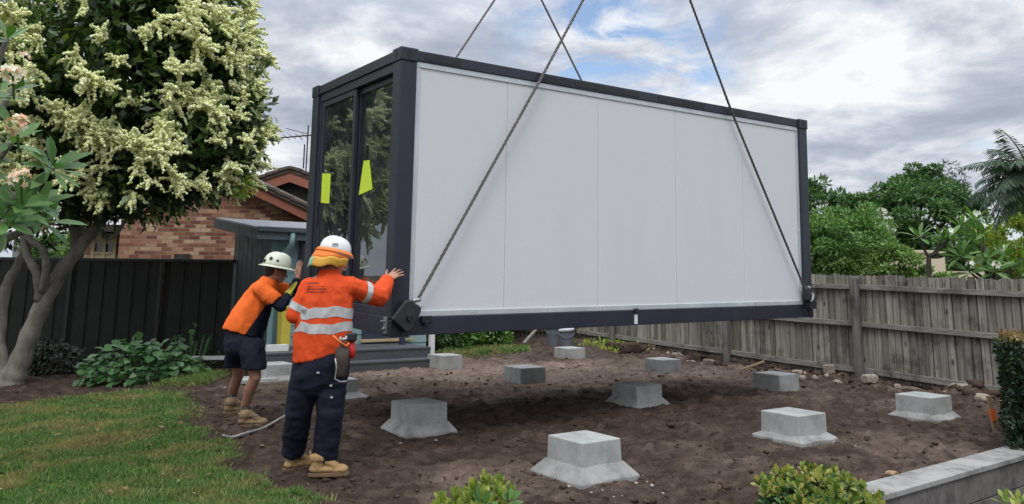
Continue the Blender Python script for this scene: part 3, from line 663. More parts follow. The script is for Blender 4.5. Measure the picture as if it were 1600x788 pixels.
def slings():
    hookF, hookB = C(2.96, -.06, 4.95), C(2.87, CW + .06, 4.75)
    def strand_rope(pts, r=.0078, pitch=.16, off=.008):
        """three strands laid round each other along pts"""
        mb = MB(); P = []; dist = 0
        for a, b in zip(pts[:-1], pts[1:]):
            n = max(2, int((b - a).length / (pitch / 7))); P += [(a + (b - a) * (k / n), (b - a).normalized()) for k in range(n)]
        P.append((pts[-1], P[-1][1])); lens = [0.]
        for i in range(1, len(P)): lens.append(lens[-1] + (P[i][0] - P[i - 1][0]).length)
        for s in range(3):
            row = []
            for (p, d), l in zip(P, lens):
                u = d.cross(Vector((.3, .8, .1))).normalized(); v = d.cross(u); a = l / pitch * 2 * math.pi + s * 2.094
                row.append(p + u * math.cos(a) * off + v * math.sin(a) * off)
            mb.tube(row, r, 6)
        return mb
    def make(low, bend, top, lab, r=.0078):
        t = thing('lifting_rope', lab, 'rope', low, group='steel ropes lifting the cabin')
        add('rope', strand_rope([low, bend, top], r, off=r * 1.05), 'rope', t, smooth=True)
        return t
    fl = make(C(.225, -.045, .315), C(1.512, -.036, 2.44), hookF, 'steel lifting rope running from the big slanted lug at the near corner')
    fr = make(C(5.69, -.045, .345), C(4.38, -.036, 2.46), hookF, 'steel lifting rope crossing the white wall down to the far right corner')
    make(C(.2, CW + .04, .3), C(1.45, CW + .035, 2.55), hookB, 'short visible length of rope rising behind the roof towards the right')
    make(C(5.7, CW + .04, .3), C(4.38, CW + .035, 2.55), hookB, 'short visible length of rope behind the roof leaning to the left')
    # big slanted lug of the near corner: a dark plate box with bolt and shackle
    d = Vector((.55, 0, .83)).normalized(); s = Vector((.83, 0, -.55)).normalized(); c = Vector((.120, 0, .165)); yv = Vector((0, 1, 0))
    ol = [(.88 * a, .88 * b) for a, b in ((-.125, -.105), (.085, -.13), (.105, -.06), (.09, .13), (.055, .155), (-.075, .15), (-.115, .11))]
    pl = MB().prism([CM @ (c + s * a + d * b + yv * -.022) for a, b in ol], CM.to_3x3() @ Vector((0, -.055, 0)))
    lg = add('lifting_lug', pl, 'lug', fl, bevel=.012, seg=3)
    bc = c + s * .01 + d * .0
    add('bolt', MB().tube([CM @ (bc + yv * -.075), CM @ (bc + yv * -.102)], .027, 12), 'black', lg, bevel=.003)
    add('shackle', MB().hull([(CM @ (c + d * .15 + s * -.02 + yv * -.045), .022), (CM @ (c + d * .185 + s * .015 + yv * -.045), .02)]).hull([(CM @ (c + d * .125 + s * .06 + yv * -.05), .018), (CM @ (c + d * .15 + s * .055 + yv * -.05), .015)]), 'galv', lg, smooth=True)
    c2 = Vector((5.74, 0, .22))
    g = MB().hull([(C(5.70, -.05, .36), .042), (C(5.72, -.05, .24), .05)]).box((5.735, -.09, .11), (5.85, -.012, .26), X=CM).hull([(C(5.80, -.05, .28), .04), (C(5.83, -.05, .18), .05)])
    l2 = add('lifting_lug', g, 'lug', fr, bevel=.006)
    add('shackle', MB().tube([C(5.72, -.1, .2), C(5.76, -.102, .23), C(5.77, -.1, .30)], .013, 8).hull([(C(5.745, -.06, .375), .02), (C(5.76, -.06, .37), .02)]), 'galv', l2, smooth=True)
slings()

# ================================================================== FOOTINGS
def footings():
    FT = {  # top centre (px), collar size, label
        'B': ((912.5, 682), .165, 'nearest and biggest looking concrete footing with a wide sloping mortar collar'),
        'C': ((1239, 643), .14, 'concrete footing with thin ragged mortar round it, behind the right garden wall'),
        'D': ((1442, 616.5), .11, 'rightmost concrete footing, standing near the clipped hedge and paling fence'),
        'A': ((655, 627), .125, 'concrete footing with mortar collar just right of the worker in long trousers'),
        'E': ((995, 599.5), .115, 'concrete footing with mortar collar in the shade under the middle of the cabin'),
        'G': ((1211.5, 583), 0., 'bare concrete footing between the pale rubble and the footing by the garden wall'),
        'L': ((524, 591), .2, 'concrete footing almost hidden behind the legs of the worker in long trousers'),
        'F': ((820, 572.5), 0., 'bare concrete footing with one dark shaded face behind the shadow of the cabin'),
        'H': ((1035, 560.5), 0., 'small looking bare concrete footing below the slanting broken plank'),
        'K': ((429, 567.5), .1, 'concrete footing beside the bent worker with shorts, close to the dark deck'),
        'J': ((695, 554), 0., 'bare concrete footing at the right end of the dark deck steps'),
        'I': ((890, 543), 0., 'farthest bare concrete footing just in front of the grey buckets')}
    top = .31; s = .205
    for k, ((px, py), col, lab) in FT.items():
        p = onz(px, py, top); g0 = gh(p.x, p.y); rz = .64 + random.uniform(-.05, .05)
        t = thing('concrete_footing', lab, 'footing', (p.x, p.y, g0), rz, group='concrete footings set out for the cabin')
        h = top - g0; sx, sy = s * random.uniform(.98, 1.04), s * random.uniform(.98, 1.04); tp = .985 if k != 'B' else .95
        b = MB(); b.rings([[Vector((x * sx * q, y * sy * q, z)) for x, y in ((-1, -1), (1, -1), (1, 1), (-1, 1))] for z, q in ((-.12, 1.01), (h, tp))])
        add('block', b, 'concrete', t, True, .008, seg=3)
        if col:
            hc = {'B': .10, 'A': .095, 'E': .085, 'C': .045, 'D': .055}.get(k, .07); rows = []; n = 48
            for f, z in ((0, hc + .004), (.06, hc), (1., .012), (1.04, -.06)):
                row = []
                for i in range(n):
                    a = 2 * math.pi * i / n; ca_, sa = math.cos(a), math.sin(a); m = max(abs(ca_), abs(sa)); e = .75
                    rad = s / max(m, 1e-6); rr = rad * (1 - .0) ; ragged = 1 + (.38 if k in 'CD' else .09) * float(vnoise(np.array([[ca_ * 3.4 + ord(k), sa * 3.4]]), 5)[0])
                    out = col * .56 * ragged * (1 if k != 'B' else 1.0); q = rr * (1 - .06) if f == 0 else rr + out * f * (1 / max(m, .74))
                    zz = z * (1 + ((.3 if k in 'CD' else .06) * float(vnoise(np.array([[ca_ * 3 + ord(k), sa * 3]]), 8)[0]) if 0 < f < 1 else 0))
                    row.append(Vector((ca_ * q, sa * q, zz)))
                rows.append(row)
            add('mortar_collar', MB().rings(rows), 'mortar', t, True, .006)
footings()

# ================================================================== FENCES AND RETAINING WALL
def paling_fence():
    P0, P1 = Vector((1.62, 18.87, 0)), Vector((7.9, 8.17, 0)); D = (P1 - P0).normalized(); Nn = Vector((-D.y, D.x, 0))
    if Nn.dot(Vector((-1, -.5, 0))) < 0: Nn = -Nn          # towards the plot
    Ln = (P1 - P0).length; tz = lambda q: 1.83 - .026 * (q) * 1.0; bz = lambda q: .30 - .021 * q
    t = thing('paling_fence', 'weathered grey timber paling fence with three rails behind the footings', 'fence', P0)
    mb = MB(); q = 0.; rnd = random.Random(3)
    while q < Ln:
        w = rnd.uniform(.092, .104); a = P0 + D * q; lean = rnd.uniform(-.006, .006); h0 = bz(q) - .05 + rnd.uniform(-.03, .02); h1 = tz(q) + rnd.uniform(-.018, .018); off = rnd.choice((0, .004, .012)) + .002 * (int(q * 10) % 2)
        v = []
        for z, sh in ((h0, 0), (h1, lean)):
            for dq, dn in ((.0, off), (w, off + rnd.uniform(-.004, .004)), (w, off - .016), (0, off - .016)): v.append(a + D * (dq + sh) + Nn * dn + Vector((0, 0, z + (rnd.uniform(-.004, .004)))))
        mb.add(v, [(0, 3, 2, 1), (4, 5, 6, 7), (0, 1, 5, 4), (1, 2, 6, 5), (2, 3, 7, 6), (3, 0, 4, 7)]); q += w + rnd.uniform(.009, .02)
    q = .05
    while q < Ln:      # lapped back row closes the gaps
        a = P0 + D * q; mb.add([a + D * dq + Nn * dn + Vector((0, 0, z)) for z in (bz(q) - .04, tz(q) - .03) for dq, dn in ((0, -.022), (.094, -.022), (.094, -.036), (0, -.036))], [(0, 3, 2, 1), (4, 5, 6, 7), (0, 1, 5, 4), (1, 2, 6, 5), (2, 3, 7, 6), (3, 0, 4, 7)]); q += .099
    add('palings', mb, 'paling', t)
    posts = []
    for px in (801 + 12, 962, 1138, 1341, 1640):
        p = hit(px, P0, D); posts.append((p - P0).dot(D))
    posts = [posts[0]] + posts[1:]
    ends = [-.02] + posts[1:4] + [Ln]
    for (f, w) in ((.92, .075), (.50, .075), (.035, .085)):
        for i in range(len(ends) - 1):
            q0, q1 = ends[i] + .03, ends[i + 1] - .03
            z = lambda q: bz(q) + (tz(q) - bz(q)) * f - (.06 if f > .9 else 0)
            bm = MB(); n = 6; pts = [P0 + D * (q0 + (q1 - q0) * k / n) + Nn * .045 + Vector((0, 0, z(q0 + (q1 - q0) * k / n) - .012 * math.sin(math.pi * k / n))) for k in range(n + 1)]
            rows = [[p + Nn * a + Vector((0, 0, b)) for a, b in ((-.026, -w / 2), (.026, -w / 2), (.026, w / 2), (-.026, w / 2))] for p in pts]
            add('rail', bm.rings(rows), 'rail', t, bevel=.004)
    for q in posts[1:]:
        if q > Ln: q = Ln
        c = P0 + D * q + Nn * .10; r = .072
        secs = [(c + Vector((random.uniform(-.006, .006), 0, z)), D * r * k, Nn * r * k) for z, k in ((-.5, 1.06), (.2, 1.03), (.7, 1.), (1.2, 1.02), (tz(q) - .05, .98), (tz(q) - .02, .9))]
        add('post', MB().loft(secs, 12), 'postwood', t, smooth=True)
paling_fence()

def back_fence():
    P0 = Vector((-1.6, 19.6, 0)); t = thing('timber_back_fence', 'dark shaded timber fence behind the buckets and bushes', 'fence', P0)
    mb = MB()
    for k in range(40):
        x = -1.6 + k * .1; mb.box((x, 19.58, .0), (x + .094, 19.6, 1.7 + random.uniform(-.02, .02)))
    add('palings', mb, 'darkbark', t); add('rail', MB().box((-1.6, 19.52, .3), (2.4, 19.575, .38)), 'darkbark', t)
    c = hit(801, Vector((0, 18.6, 0)), Vector((1, 0, 0))); add('post', MB().tube([(c.x, 18.95, -.2), (c.x, 18.95, 1.7)], .06, 10), 'darkbark', t)
back_fence()

def metal_fence():
    Y = 14.5; x0, x1 = -12.5, at(359, 500, Y).x; zt, zb = 1.80, -.2
    t = thing('metal_sheet_fence', 'dark green ribbed steel fence behind the garden bed on the left', 'fence', (x0, Y, gz(x0, Y)))
    panels = [x0, -10.3, at(104, 500, Y).x, at(246, 500, Y).x, x1]
    for i in range(4):
        a, b = panels[i] + .02, panels[i + 1] - .02; n = max(2, int((b - a) / .26)); dx = (b - a) / n; prof = []; yo = .0 if i != 3 else .05
        for k in range(n): prof += [(a + dx * k, 0), (a + dx * (k + .16), 0), (a + dx * (k + .20), .018), (a + dx * (k + .30), .018), (a + dx * (k + .37), 0)]
        prof.append((b, 0)); pts = prof + [(x, y + .004) for x, y in reversed(prof)]
        mb = MB(); rows = [[Vector((x, Y + y + yo, z)) for x, y in pts] for z in (zb, zt - .02)]; nn = len(prof)
        vs = rows[0] + rows[1]; k = len(pts); mb.add(vs, [(j, (j + 1) % k, k + (j + 1) % k, k + j) for j in range(k)])
        add('sheet_panel', mb, 'colorbond', t)
        add('capping_rail', MB().box((panels[i], Y - .025, zt - .03), (panels[i + 1] - .003, Y + .065 + yo, zt + .025)), 'colorcap', t, bevel=.004)
        add('post', MB().box((panels[i] - .035, Y - .03, zb), (panels[i] + .03, Y + .03, zt - .032)), 'colorcap', t, bevel=.006)
metal_fence()

def retaining_wall():
    t = thing('block_retaining_wall', 'low grey block retaining wall with flat capping beside the right hand planting', 'wall', (RW0.x, RW0.y, -.45), math.atan2(RWD.y, RWD.x))
    th = .235; q = -.95; ln = .39; top = .10
    for row, z0 in ((0, -.14), (1, -.345), (2, -.55)):
        q = -.95 - (.2 if row % 2 else 0)
        while q < 2.6:
            b = MB().box((q + .003, -th + .012, z0 + .003), (q + ln - .003, -.02, z0 + .2)); b.v = [Vector((v.x, v.y, v.z)) for v in b.v]
            add('block', b, 'block', t, True, .004); q += ln
    # local frame starts at RW0 with z = -.45
    q = -.95
    while q < 2.6:
        add('capping_block', MB().box((q + .002, -th - .006, .062), (q + .596, .012, top + .002)), 'cap', t, True, .006); q += .6
    for o in t.children:
        for v in o.data.vertices: v.co.z += .45
retaining_wall()

# ================================================================== SHED WITH DECK
SD, SB = A, B
def shed():
    dm = Vector((-1.86, 12.86, 0))                         # a point on the deck's front edge
    wf = dm + SB * 1.12                                    # front wall line
    c0 = hit(424, wf, SD); c1 = hit(668, wf, SD); Lf = (c1 - c0).length
    g0 = .12; t = thing('garden_shed', 'teal weatherboard shed, side toned dark for shade, with flat roof behind the two workers', 'shed', c0, math.atan2(SD.y, SD.x))
    zr = at(418, 352, (c0 - SB * .35).y).z; H = zr - .03
    # depth of the side wall from where its far edge is seen
    cb = hit(364, c0, SB); Wd = (cb - c0).length
    def boards(u0, u1, z0, z1, along, nrm, step, lap=.014):
        """lapped horizontal boards on a wall: along, nrm are local axes"""
        mb = MB(); z = z0
        while z < z1:
            h = min(step, z1 - z); a = along * u0; b = along * u1
            vs = [a + Vector((0, 0, z)) + nrm * lap, b + Vector((0, 0, z)) + nrm * lap, b + Vector((0, 0, z + h)) + nrm * .002, a + Vector((0, 0, z + h)) + nrm * .002, a + Vector((0, 0, z)), b + Vector((0, 0, z)), b + Vector((0, 0, z + h)), a + Vector((0, 0, z + h))]
            mb.add(vs, [(0, 1, 2, 3), (4, 7, 6, 5), (0, 4, 5, 1), (3, 2, 6, 7), (0, 3, 7, 4), (1, 5, 6, 2)]); z += h
        return mb
    X, Y = Vector((1, 0, 0)), Vector((0, 1, 0))
    sl = .12
    core = MB().add([(0.02, 0.02, -.1), (Lf - .02, .02, -.1), (Lf - .02, Wd - .02, -.1), (.02, Wd - .02, -.1), (.02, .02, H - .03), (Lf - .02, .02, H - .03), (Lf - .02, Wd - .02, H + sl * Wd - .03), (.02, Wd - .02, H + sl * Wd - .03)], [(0, 3, 2, 1), (4, 5, 6, 7), (0, 1, 5, 4), (1, 2, 6, 5), (2, 3, 7, 6), (3, 0, 4, 7)])
    add('inner_wall', core, 'shed_dark', t, True)
    # side wall: upright boards in the shaded tone
    sb = MB(); y = 0.0
    while y < Wd: sb.box((-.012 - .004 * (int(y * 7) % 2), y + .002, -.1), (.018, min(y + .138, Wd), H + sl * min(y, Wd) - .05)); y += .14
    add('side_wall', sb, 'shed_dark', t, True, .002)
    fw = boards(0, Lf, .05, H - .02, X, -Y, .17); add('front_wall', fw, 'shed_teal', t, True)
    add('corner_board', MB().box((-.03, -.03, -.05), (.06, -.016, H - .03)), 'shed_teal', t, True, .003)
    # roof with fascias, gutter, downpipe
    ov = .36; zf = H - sl * ov
    def rz(y): return H + sl * y
    rf = MB().add([(-ov, -ov, rz(-ov)), (Lf + .2, -ov, rz(-ov)), (Lf + .2, Wd + .1, rz(Wd)), (-ov, Wd + .1, rz(Wd)), (-ov, -ov, rz(-ov) + .03), (Lf + .2, -ov, rz(-ov) + .03), (Lf + .2, Wd + .1, rz(Wd) + .03), (-ov, Wd + .1, rz(Wd) + .03)], [(0, 3, 2, 1), (4, 5, 6, 7), (0, 1, 5, 4), (1, 2, 6, 5), (2, 3, 7, 6), (3, 0, 4, 7)])
    add('roof', rf, 'shed_roof', t, True)
    e = .03
    sf = MB().add([(-ov - e, -ov, rz(-ov) - .16), (-ov - .002, -ov, rz(-ov) - .16), (-ov - .002, Wd + .1, rz(Wd) - .16), (-ov - e, Wd + .1, rz(Wd) - .16), (-ov - e, -ov, rz(-ov) + .012), (-ov - .002, -ov, rz(-ov) + .012), (-ov - .002, Wd + .1, rz(Wd) + .012), (-ov - e, Wd + .1, rz(Wd) + .012)], [(0, 3, 2, 1), (4, 5, 6, 7), (0, 1, 5, 4), (1, 2, 6, 5), (2, 3, 7, 6), (3, 0, 4, 7)])
    add('fascia', sf, 'shed_dark', t, True, .003)
    add('fascia', MB().box((-ov - e, -ov - .03, rz(-ov) - .16), (Lf + .2, -ov - .002, rz(-ov) - .045)), 'shed_fascia', t, True, .003)
    add('gutter', MB().box((-ov - e - .01, -ov - .12, rz(-ov) - .045), (Lf + .2, -ov - .004, rz(-ov) + .035)), 'shed_dark', t, True, .01)
    dp = MB().tube([(.16, -ov - .07, rz(-ov) - .05), (.16, -ov - .07, rz(-ov) - .22), (.12, -.06, rz(-ov) - .42), (.12, -.06, .1)], .045, 10); add('downpipe', dp, 'shed_teal', t, True, smooth=True)
    # window next to the corner, a door further along behind the cabin
    wx0, wx1, wz0, wz1 = .42, 1.25, 1.0, 2.12
    w = add('window', MB().box((wx0, -.05, wz0), (wx0 + .06, -.02, wz1)).box((wx1 - .06, -.05, wz0), (wx1, -.02, wz1)).box((wx0 + .06, -.05, wz1 - .06), (wx1 - .06, -.02, wz1)).box((wx0 + .06, -.05, wz0), (wx1 - .06, -.02, wz0 + .06)).box((wx0 + .06, -.045, 1.6), (wx1 - .06, -.022, 1.65)), 'bluedoor', t, True, .003)
    add('pane', MB().box((wx0 + .06, -.035, wz0 + .06), (wx1 - .06, -.03, wz1 - .06)), 'win_dark', w, True)
    d = add('door', MB().box((1.6, -.05, .43), (2.5, -.02, 2.15)), 'bluedoor', t, True, .004); add('door_handle', MB().tube([(1.68, -.05, 1.35), (1.68, -.09, 1.35)], .02, 8), 'galv', d, True)
    add('door_step', MB().box((1.55, -.16, .43), (2.55, -.052, .475)), 'cream', t, True, .004)
    return c0, Lf, dm
SC, SL, SDM = shed()

def deck():
    c1 = hit(676, SDM, SD); c0 = hit(398, SDM, SD); L = (c1 - c0).length
    t = thing('timber_deck', 'dark grey timber deck with two long steps in front of the shed', 'deck', c0, math.atan2(SD.y, SD.x))
    for name, y0, y1, z in (('upper_step', .0, 1.09, .40), ('lower_step', -.32, -.004, .24)):
        mb = MB(); y = y0
        while y < y1 - .02: mb.box((0, y + .003, z - .03), (L, min(y + .137, y1), z)); y += .14
        add(name, mb, 'deck', t, True, .003)
        add('riser', MB().box((.01, y0 + .012, -.1), (L - .01, y0 + .035, z - .032)), 'deck', t, True)
    add('end_post', MB().box((L + .005, .02, -.1), (L + .085, .10, .66)), 'white', t, True, .004)
    add('step_post', MB().box((L - .25, .6, .402), (L - .17, .68, 1.2)), 'bluedoor', t, True, .004)
    # loose things on the deck and beside it
    def loose(name, lo, hi, mat, lab, cat):
        x = t.matrix_world @ Vector(((lo[0] + hi[0]) / 2, (lo[1] + hi[1]) / 2, lo[2]))
        o = add(name, MB().box(lo, hi, X=WM[t.name]), mat, bevel=.004, lab=lab, cat=cat); base_at(o, x); return o
    q = lambda px: (hit(px, SDM + SB * .3, SD) - c0).dot(SD)
    loose('offcut_board', (q(422), .25, .402), (q(455), .34, .50), 'white', 'short pale board lying on the deck between the two workers', 'board')
    a, b = q(449), q(461)
    o = add('yellow_tub', MB().rings([[Vector(v) for v in ((a - k, .42 - k, z), (b + k, .42 - k, z), (b + k, .62 + k, z), (a - k, .62 + k, z))] for z, k in ((.40, .0), (.42, .008), (1.0, .015), (1.02, .03), (1.06, .03))]), 'yellow', t, True, .01)
    o.parent = None; o.data.transform(WM[t.name]); label(o, 'tall yellow plastic tub standing on the deck between the two workers', 'tub'); base_at(o, WM[t.name] @ Vector((a, .42, .4)))
    return c0
deck()

# ================================================================== HOUSES
def brick_house():
    Y = 17.6; xl = at(186, 380, Y).x; xr = xl + 8.5; ap = at(300, 245, Y); zl = at(186, 300, Y).z
    # gable wall facing the garden; right slope seen above the shed: passes (385,285) and (478,330)
    pA, pB = at(388, 291, Y), at(478, 334, Y); m = (pB.z - pA.z) / (pB.x - pA.x); xa = at(228, 300, Y).x; za = pA.z + m * (xa - pA.x)
    t = thing('brick_house', 'mottled red brick house with brown tiled gables and terracotta bargeboards', 'house', (xl, Y, gz(xl, Y)))
    zt = lambda x: za - abs(m) * abs(x - xa)
    dep = 7.
    wp = [(xl, Y, 0), (xr, Y, 0), (xr, Y, zt(xr)), (xa, Y, za), (xl, Y, zt(xl))]
    add('wall', MB().prism(wp, (0, dep, 0)), 'brick', t)
    ov = .32
    def slab(x0, x1, z_off, th, y0, y1, zf): return [(x0, y0, zf(x0) + z_off), (x1, y0, zf(x1) + z_off), (x1, y0, zf(x1) + z_off + th), (x0, y0, zf(x0) + z_off + th)]
    for x0, x1 in ((xa, xr + .5), (xa, xl - .5)):
        add('roof', MB().prism(slab(x0, x1, .1, .10, Y - ov - .06, 0, zt), (0, dep + .8, 0)), 'tile', t)
        add('bargeboard', MB().prism(slab(x0, x1, -.13, .225, Y - ov, 0, zt), (0, .035, 0)), 'barge', t)
        # row of rolled verge tiles along the edge
        vt = MB(); n = int(abs(x1 - x0) / .33)
        for k in range(n):
            a = x0 + (x1 - x0) * k / n; b = x0 + (x1 - x0) * (k + 1.04) / n
            vt.beam(Vector((a, Y - ov + .03, zt(a) + .19)), Vector((b, Y - ov + .03, zt(b) + .215)), .24, .07)
        add('verge_tiles', vt, 'tile', t, bevel=.012)
    # second gable set further back
    Y2 = 21.5; p1, p2 = at(458, 263, Y2), at(398, 283, Y2); m2 = (p1.z - p2.z) / (p1.x - p2.x); z2 = lambda x: p1.z - m2 * abs(x - p1.x)
    xL, xR = p1.x - 4.2, p1.x + 4.2
    add('upper_gable', MB().prism([(xL + .4, Y2, 1.), (xR - .4, Y2, 1.), (xR - .4, Y2, z2(xR - .4) - .25), (p1.x, Y2, p1.z - .25), (xL + .4, Y2, z2(xL + .4) - .25)], (0, 5, 0)), 'darkgable', t)
    for x1 in (xL, xR):
        add('roof', MB().prism(slab(p1.x, x1, -.14, .12, Y2 - .3, 0, z2), (0, 5.6, 0)), 'tile', t)
        add('bargeboard', MB().prism(slab(p1.x, x1, -.42, .27, Y2 - .26, 0, z2), (0, .04, 0)), 'barge', t)
        vt = MB(); n = 13
        for k in range(n):
            a = p1.x + (x1 - p1.x) * k / n; b = p1.x + (x1 - p1.x) * (k + 1.04) / n
            vt.beam(Vector((a, Y2 - .22, z2(a) - .02)), Vector((b, Y2 - .22, z2(b) + .012)), .26, .09)
        add('verge_tiles', vt, 'tile', t, bevel=.015)
    # television aerial on the upper ridge
    q = at(470, 262, Y2 + .5); r = at(481, 212, Y2 + .5); s = at(433, 216, Y2 + .5); an = MB()
    an.tube([r + Vector((.0, 0, -2.2)), r + Vector((0, 0, .3))], .022, 6).tube([s, r + Vector((.5, 0, .05))], .02, 6)
    u = at(447, 201, Y2 + .2); an.tube([u, r + Vector((0, 0, .05))], .01, 5).tube([at(473, 219, Y2 + .2), at(468, 213, Y2 + .6)], .01, 5)
    for k in range(5):
        c = s + (r - s) * (k / 5 + .1); an.tube([c + Vector((0, -.35, 0)), c + Vector((0, .35, 0))], .008, 5)
    add('aerial', an, 'darkbark', t)
    add('vent_pipe', MB().tube([at(474, 263, Y2) , at(476, 226, Y2)], .022, 6), 'darkbark', t)
    # cream bay beside the wall's left edge, with two dark panes under a low eave
    a, b = at(143, 405, Y + .5), at(186, 366, Y + .5); x0, x1, z1 = a.x, b.x, b.z; y = Y + .5
    w = add('window', MB().box((x0, y, .6), (x1 - .02, y + .1, at(143, 397, y).z)).box((x0, y - .01, z1 - .22), (x1 - .02, y + .1, z1)), 'cream', t)
    xm = (x0 + x1) / 2
    fr = MB(); zz = at(143, 397, y).z
    for q0 in (x0 - .02, xm - .05, x1 - .1): fr.box((q0, y - .025, .62), (q0 + .07, y + .02, z1 - .015))
    fr.box((x0 + .055, y - .02, zz), (x1 - .105, y + .02, zz + .05)); add('frame', fr, 'cream', w)
    add('pane', MB().box((x0 + .05, y + .03, zz + .01), (x1 - .03, y + .05, z1 - .2)), 'win_dark', w)
    add('side_wall', MB().box((x0 - .25, y + .12, 0), (xl - .003, y + 5, z1 + .12)), 'brick', t)
    add('eave', MB().box((x0 - .3, Y + .1, z1 + .03), (xl - .004, Y + 1.2, z1 + .19)), 'darkbark', t)
    v = at(285, 402, Y); add('wall_vent', MB().box((v.x - .18, Y - .02, v.z - .07), (v.x + .18, Y - .002, v.z + .07)), 'darkbark', t, bevel=.004)
brick_house()

def pale_house():
    Y = 25.; x0, x1 = at(20, 390, Y).x, at(150, 390, Y).x; ze, zr = at(100, 372, Y).z, at(100, 338, Y).z
    t = thing('pale_house', 'pale grey neighbouring house glimpsed between the tree limbs', 'house', (x0, Y, 0))
    add('wall', MB().box((x0, Y, 0), (x1, Y + 5, ze)), 'palewall', t)
    add('roof', MB().prism([(x0 - .5, Y - .5, ze + .02), (x0 - .5, Y + 2.5, zr + .6), (x0 - .5, Y + 5.5, ze + .02)], (x1 - x0 + 1.1, 0, 0)), 'paleroof', t)
    add('gutter', MB().box((x0 - .55, Y - .62, ze - .06), (x1 + .65, Y - .505, ze + .07)), 'white', t, bevel=.01)
    w = add('window', MB().box((x1 - 1.5, Y - .05, ze - 1.4), (x1 - .3, Y - .003, ze - .35)), 'white', t, bevel=.01); add('pane', MB().box((x1 - 1.42, Y - .06, ze - 1.32), (x1 - .38, Y - .052, ze - .43)), 'win_dark', w)
    add('corner_post', MB().box((x1 + .02, Y - .45, 0), (x1 + .2, Y - .27, ze - .07)), 'white', t, bevel=.01)
pale_house()
def beige_house():
    Y = 21.; a, b = at(1423, 391, Y), at(1549, 430, Y)
    t = thing('beige_house', 'plain beige rendered building behind the frangipani over the paling fence', 'house', (a.x, Y, 0))
    add('wall', MB().box((a.x, Y, 0), (at(1476, 400, Y).x, Y + 4, a.z - .08)).box((at(1476, 400, Y).x + .003, Y + .3, 0), (b.x, Y + 4, at(1520, 424, Y).z)), 'beige', t)
    add('parapet_cap', MB().box((a.x - .04, Y - .04, a.z - .078), (at(1476, 400, Y).x + .04, Y + 4.04, a.z)), 'beige', t, bevel=.01)
beige_house()

# ================================================================== PEOPLE
def voxelize(mb, vox, it=6, fac=.5):
    m = mb.mesh('tmp'); o = bpy.data.objects.new('tmp', m); COL.objects.link(o)
    r = o.modifiers.new('r', 'REMESH'); r.mode = 'VOXEL'; r.voxel_size = vox; r.use_smooth_shade = True
    s = o.modifiers.new('s', 'SMOOTH'); s.iterations = it; s.factor = fac
    dg = bpy.context.evaluated_depsgraph_get(); dg.update(); out = bpy.data.meshes.new_from_object(o.evaluated_get(dg))
    bpy.data.objects.remove(o); bpy.data.meshes.remove(m); return out
def co_no(m):
    n = len(m.vertices); c = np.zeros(n * 3); m.vertices.foreach_get('co', c); k = np.zeros(n * 3); m.vertices.foreach_get('normal', k); return c.reshape(-1, 3), k.reshape(-1, 3)
def wrinkle(m, amp, freq, seed, aniso=(1, 1, 1)):
    c, n = co_no(m); P = c * np.array(aniso) * freq; w = 1 - 2 * np.abs(vnoise(P + .6 * vnoise(P * .7, seed + 3)[:, None], seed)); w2 = vnoise(P * 2.3, seed + 1)
    m.vertices.foreach_set('co', (c + n * (amp * (w * .7 + .45 * w2))[:, None]).ravel()); m.update()
def extract(m, test, off, name, cuts=(), warp=None):
    """part of m whose faces pass test, lifted by off and trimmed cleanly by planes (point, outward normal): a band or panel of its own"""
    c, n = co_no(m); pc = np.zeros(len(m.polygons) * 3); m.polygons.foreach_get('center', pc); pc = pc.reshape(-1, 3); ok = test(pc)
    pol = [p for p, k in zip(m.polygons, ok) if k]; ids = sorted({v for p in pol for v in p.vertices}); mp = {v: i for i, v in enumerate(ids)}
    V = np.array([c[i] + n[i] * off for i in ids])
    if warp is not None: V[:, 2] -= warp(V)
    out = bpy.data.meshes.new(name); out.from_pydata(V.tolist(), [], [[mp[v] for v in p.vertices] for p in pol])
    if cuts:
        b = bmesh.new(); b.from_mesh(out)
        for p, nn in cuts: bmesh.ops.bisect_plane(b, geom=b.verts[:] + b.edges[:] + b.faces[:], plane_co=p, plane_no=nn, clear_outer=True)
        b.to_mesh(out); b.free()
    if warp is not None:
        c2, _ = co_no(out); c2[:, 2] += warp(c2); out.vertices.foreach_set('co', c2.ravel())
    out.update(); out.polygons.foreach_set('use_smooth', [True] * len(out.polygons)); return out
def frame(f, up=Vector((0, 0, 1))):
    f = Vector(f).normalized(); r = f.cross(up).normalized(); return f, r, r.cross(f).normalized()
def ax(f, r, u, a, b, c): return (r * a, f * b, u * c)
def head(mb, c, f, r, u):
    """c: skull centre; f forward, r right, u up"""
    A3 = lambda a, b, d: ax(f, r, u, a, b, d)
    mb.hull([(c + u * .02, A3(.077, .096, .10)), (c - f * .02 + u * .02, A3(.075, .09, .09))])
    mb.hull([(c + u * .0 + f * .02, A3(.068, .075, .07)), (c - u * .095 + f * .055, A3(.035, .034, .022)), (c - u * .07 + f * .015, A3(.056, .05, .03))])
    mb.hull([(c + f * .09 - u * .005, .012), (c + f * .112 - u * .038, A3(.017, .016, .011))])        # nose
    mb.hull([(c + f * .083 + u * .028 - r * .035, .013), (c + f * .083 + u * .028 + r * .035, .013)])      # brow
    mb.hull([(c + f * .088 - u * .066 - r * .02, .0075), (c + f * .094 - u * .066, .009), (c + f * .088 - u * .066 + r * .02, .0075)])   # lips
    for s in (-1, 1):
        mb.hull([(c + r * s * .077 + u * .012 - f * .006, A3(.008, .016, .022)), (c + r * s * .074 - u * .025, A3(.007, .010, .012))])
    return mb
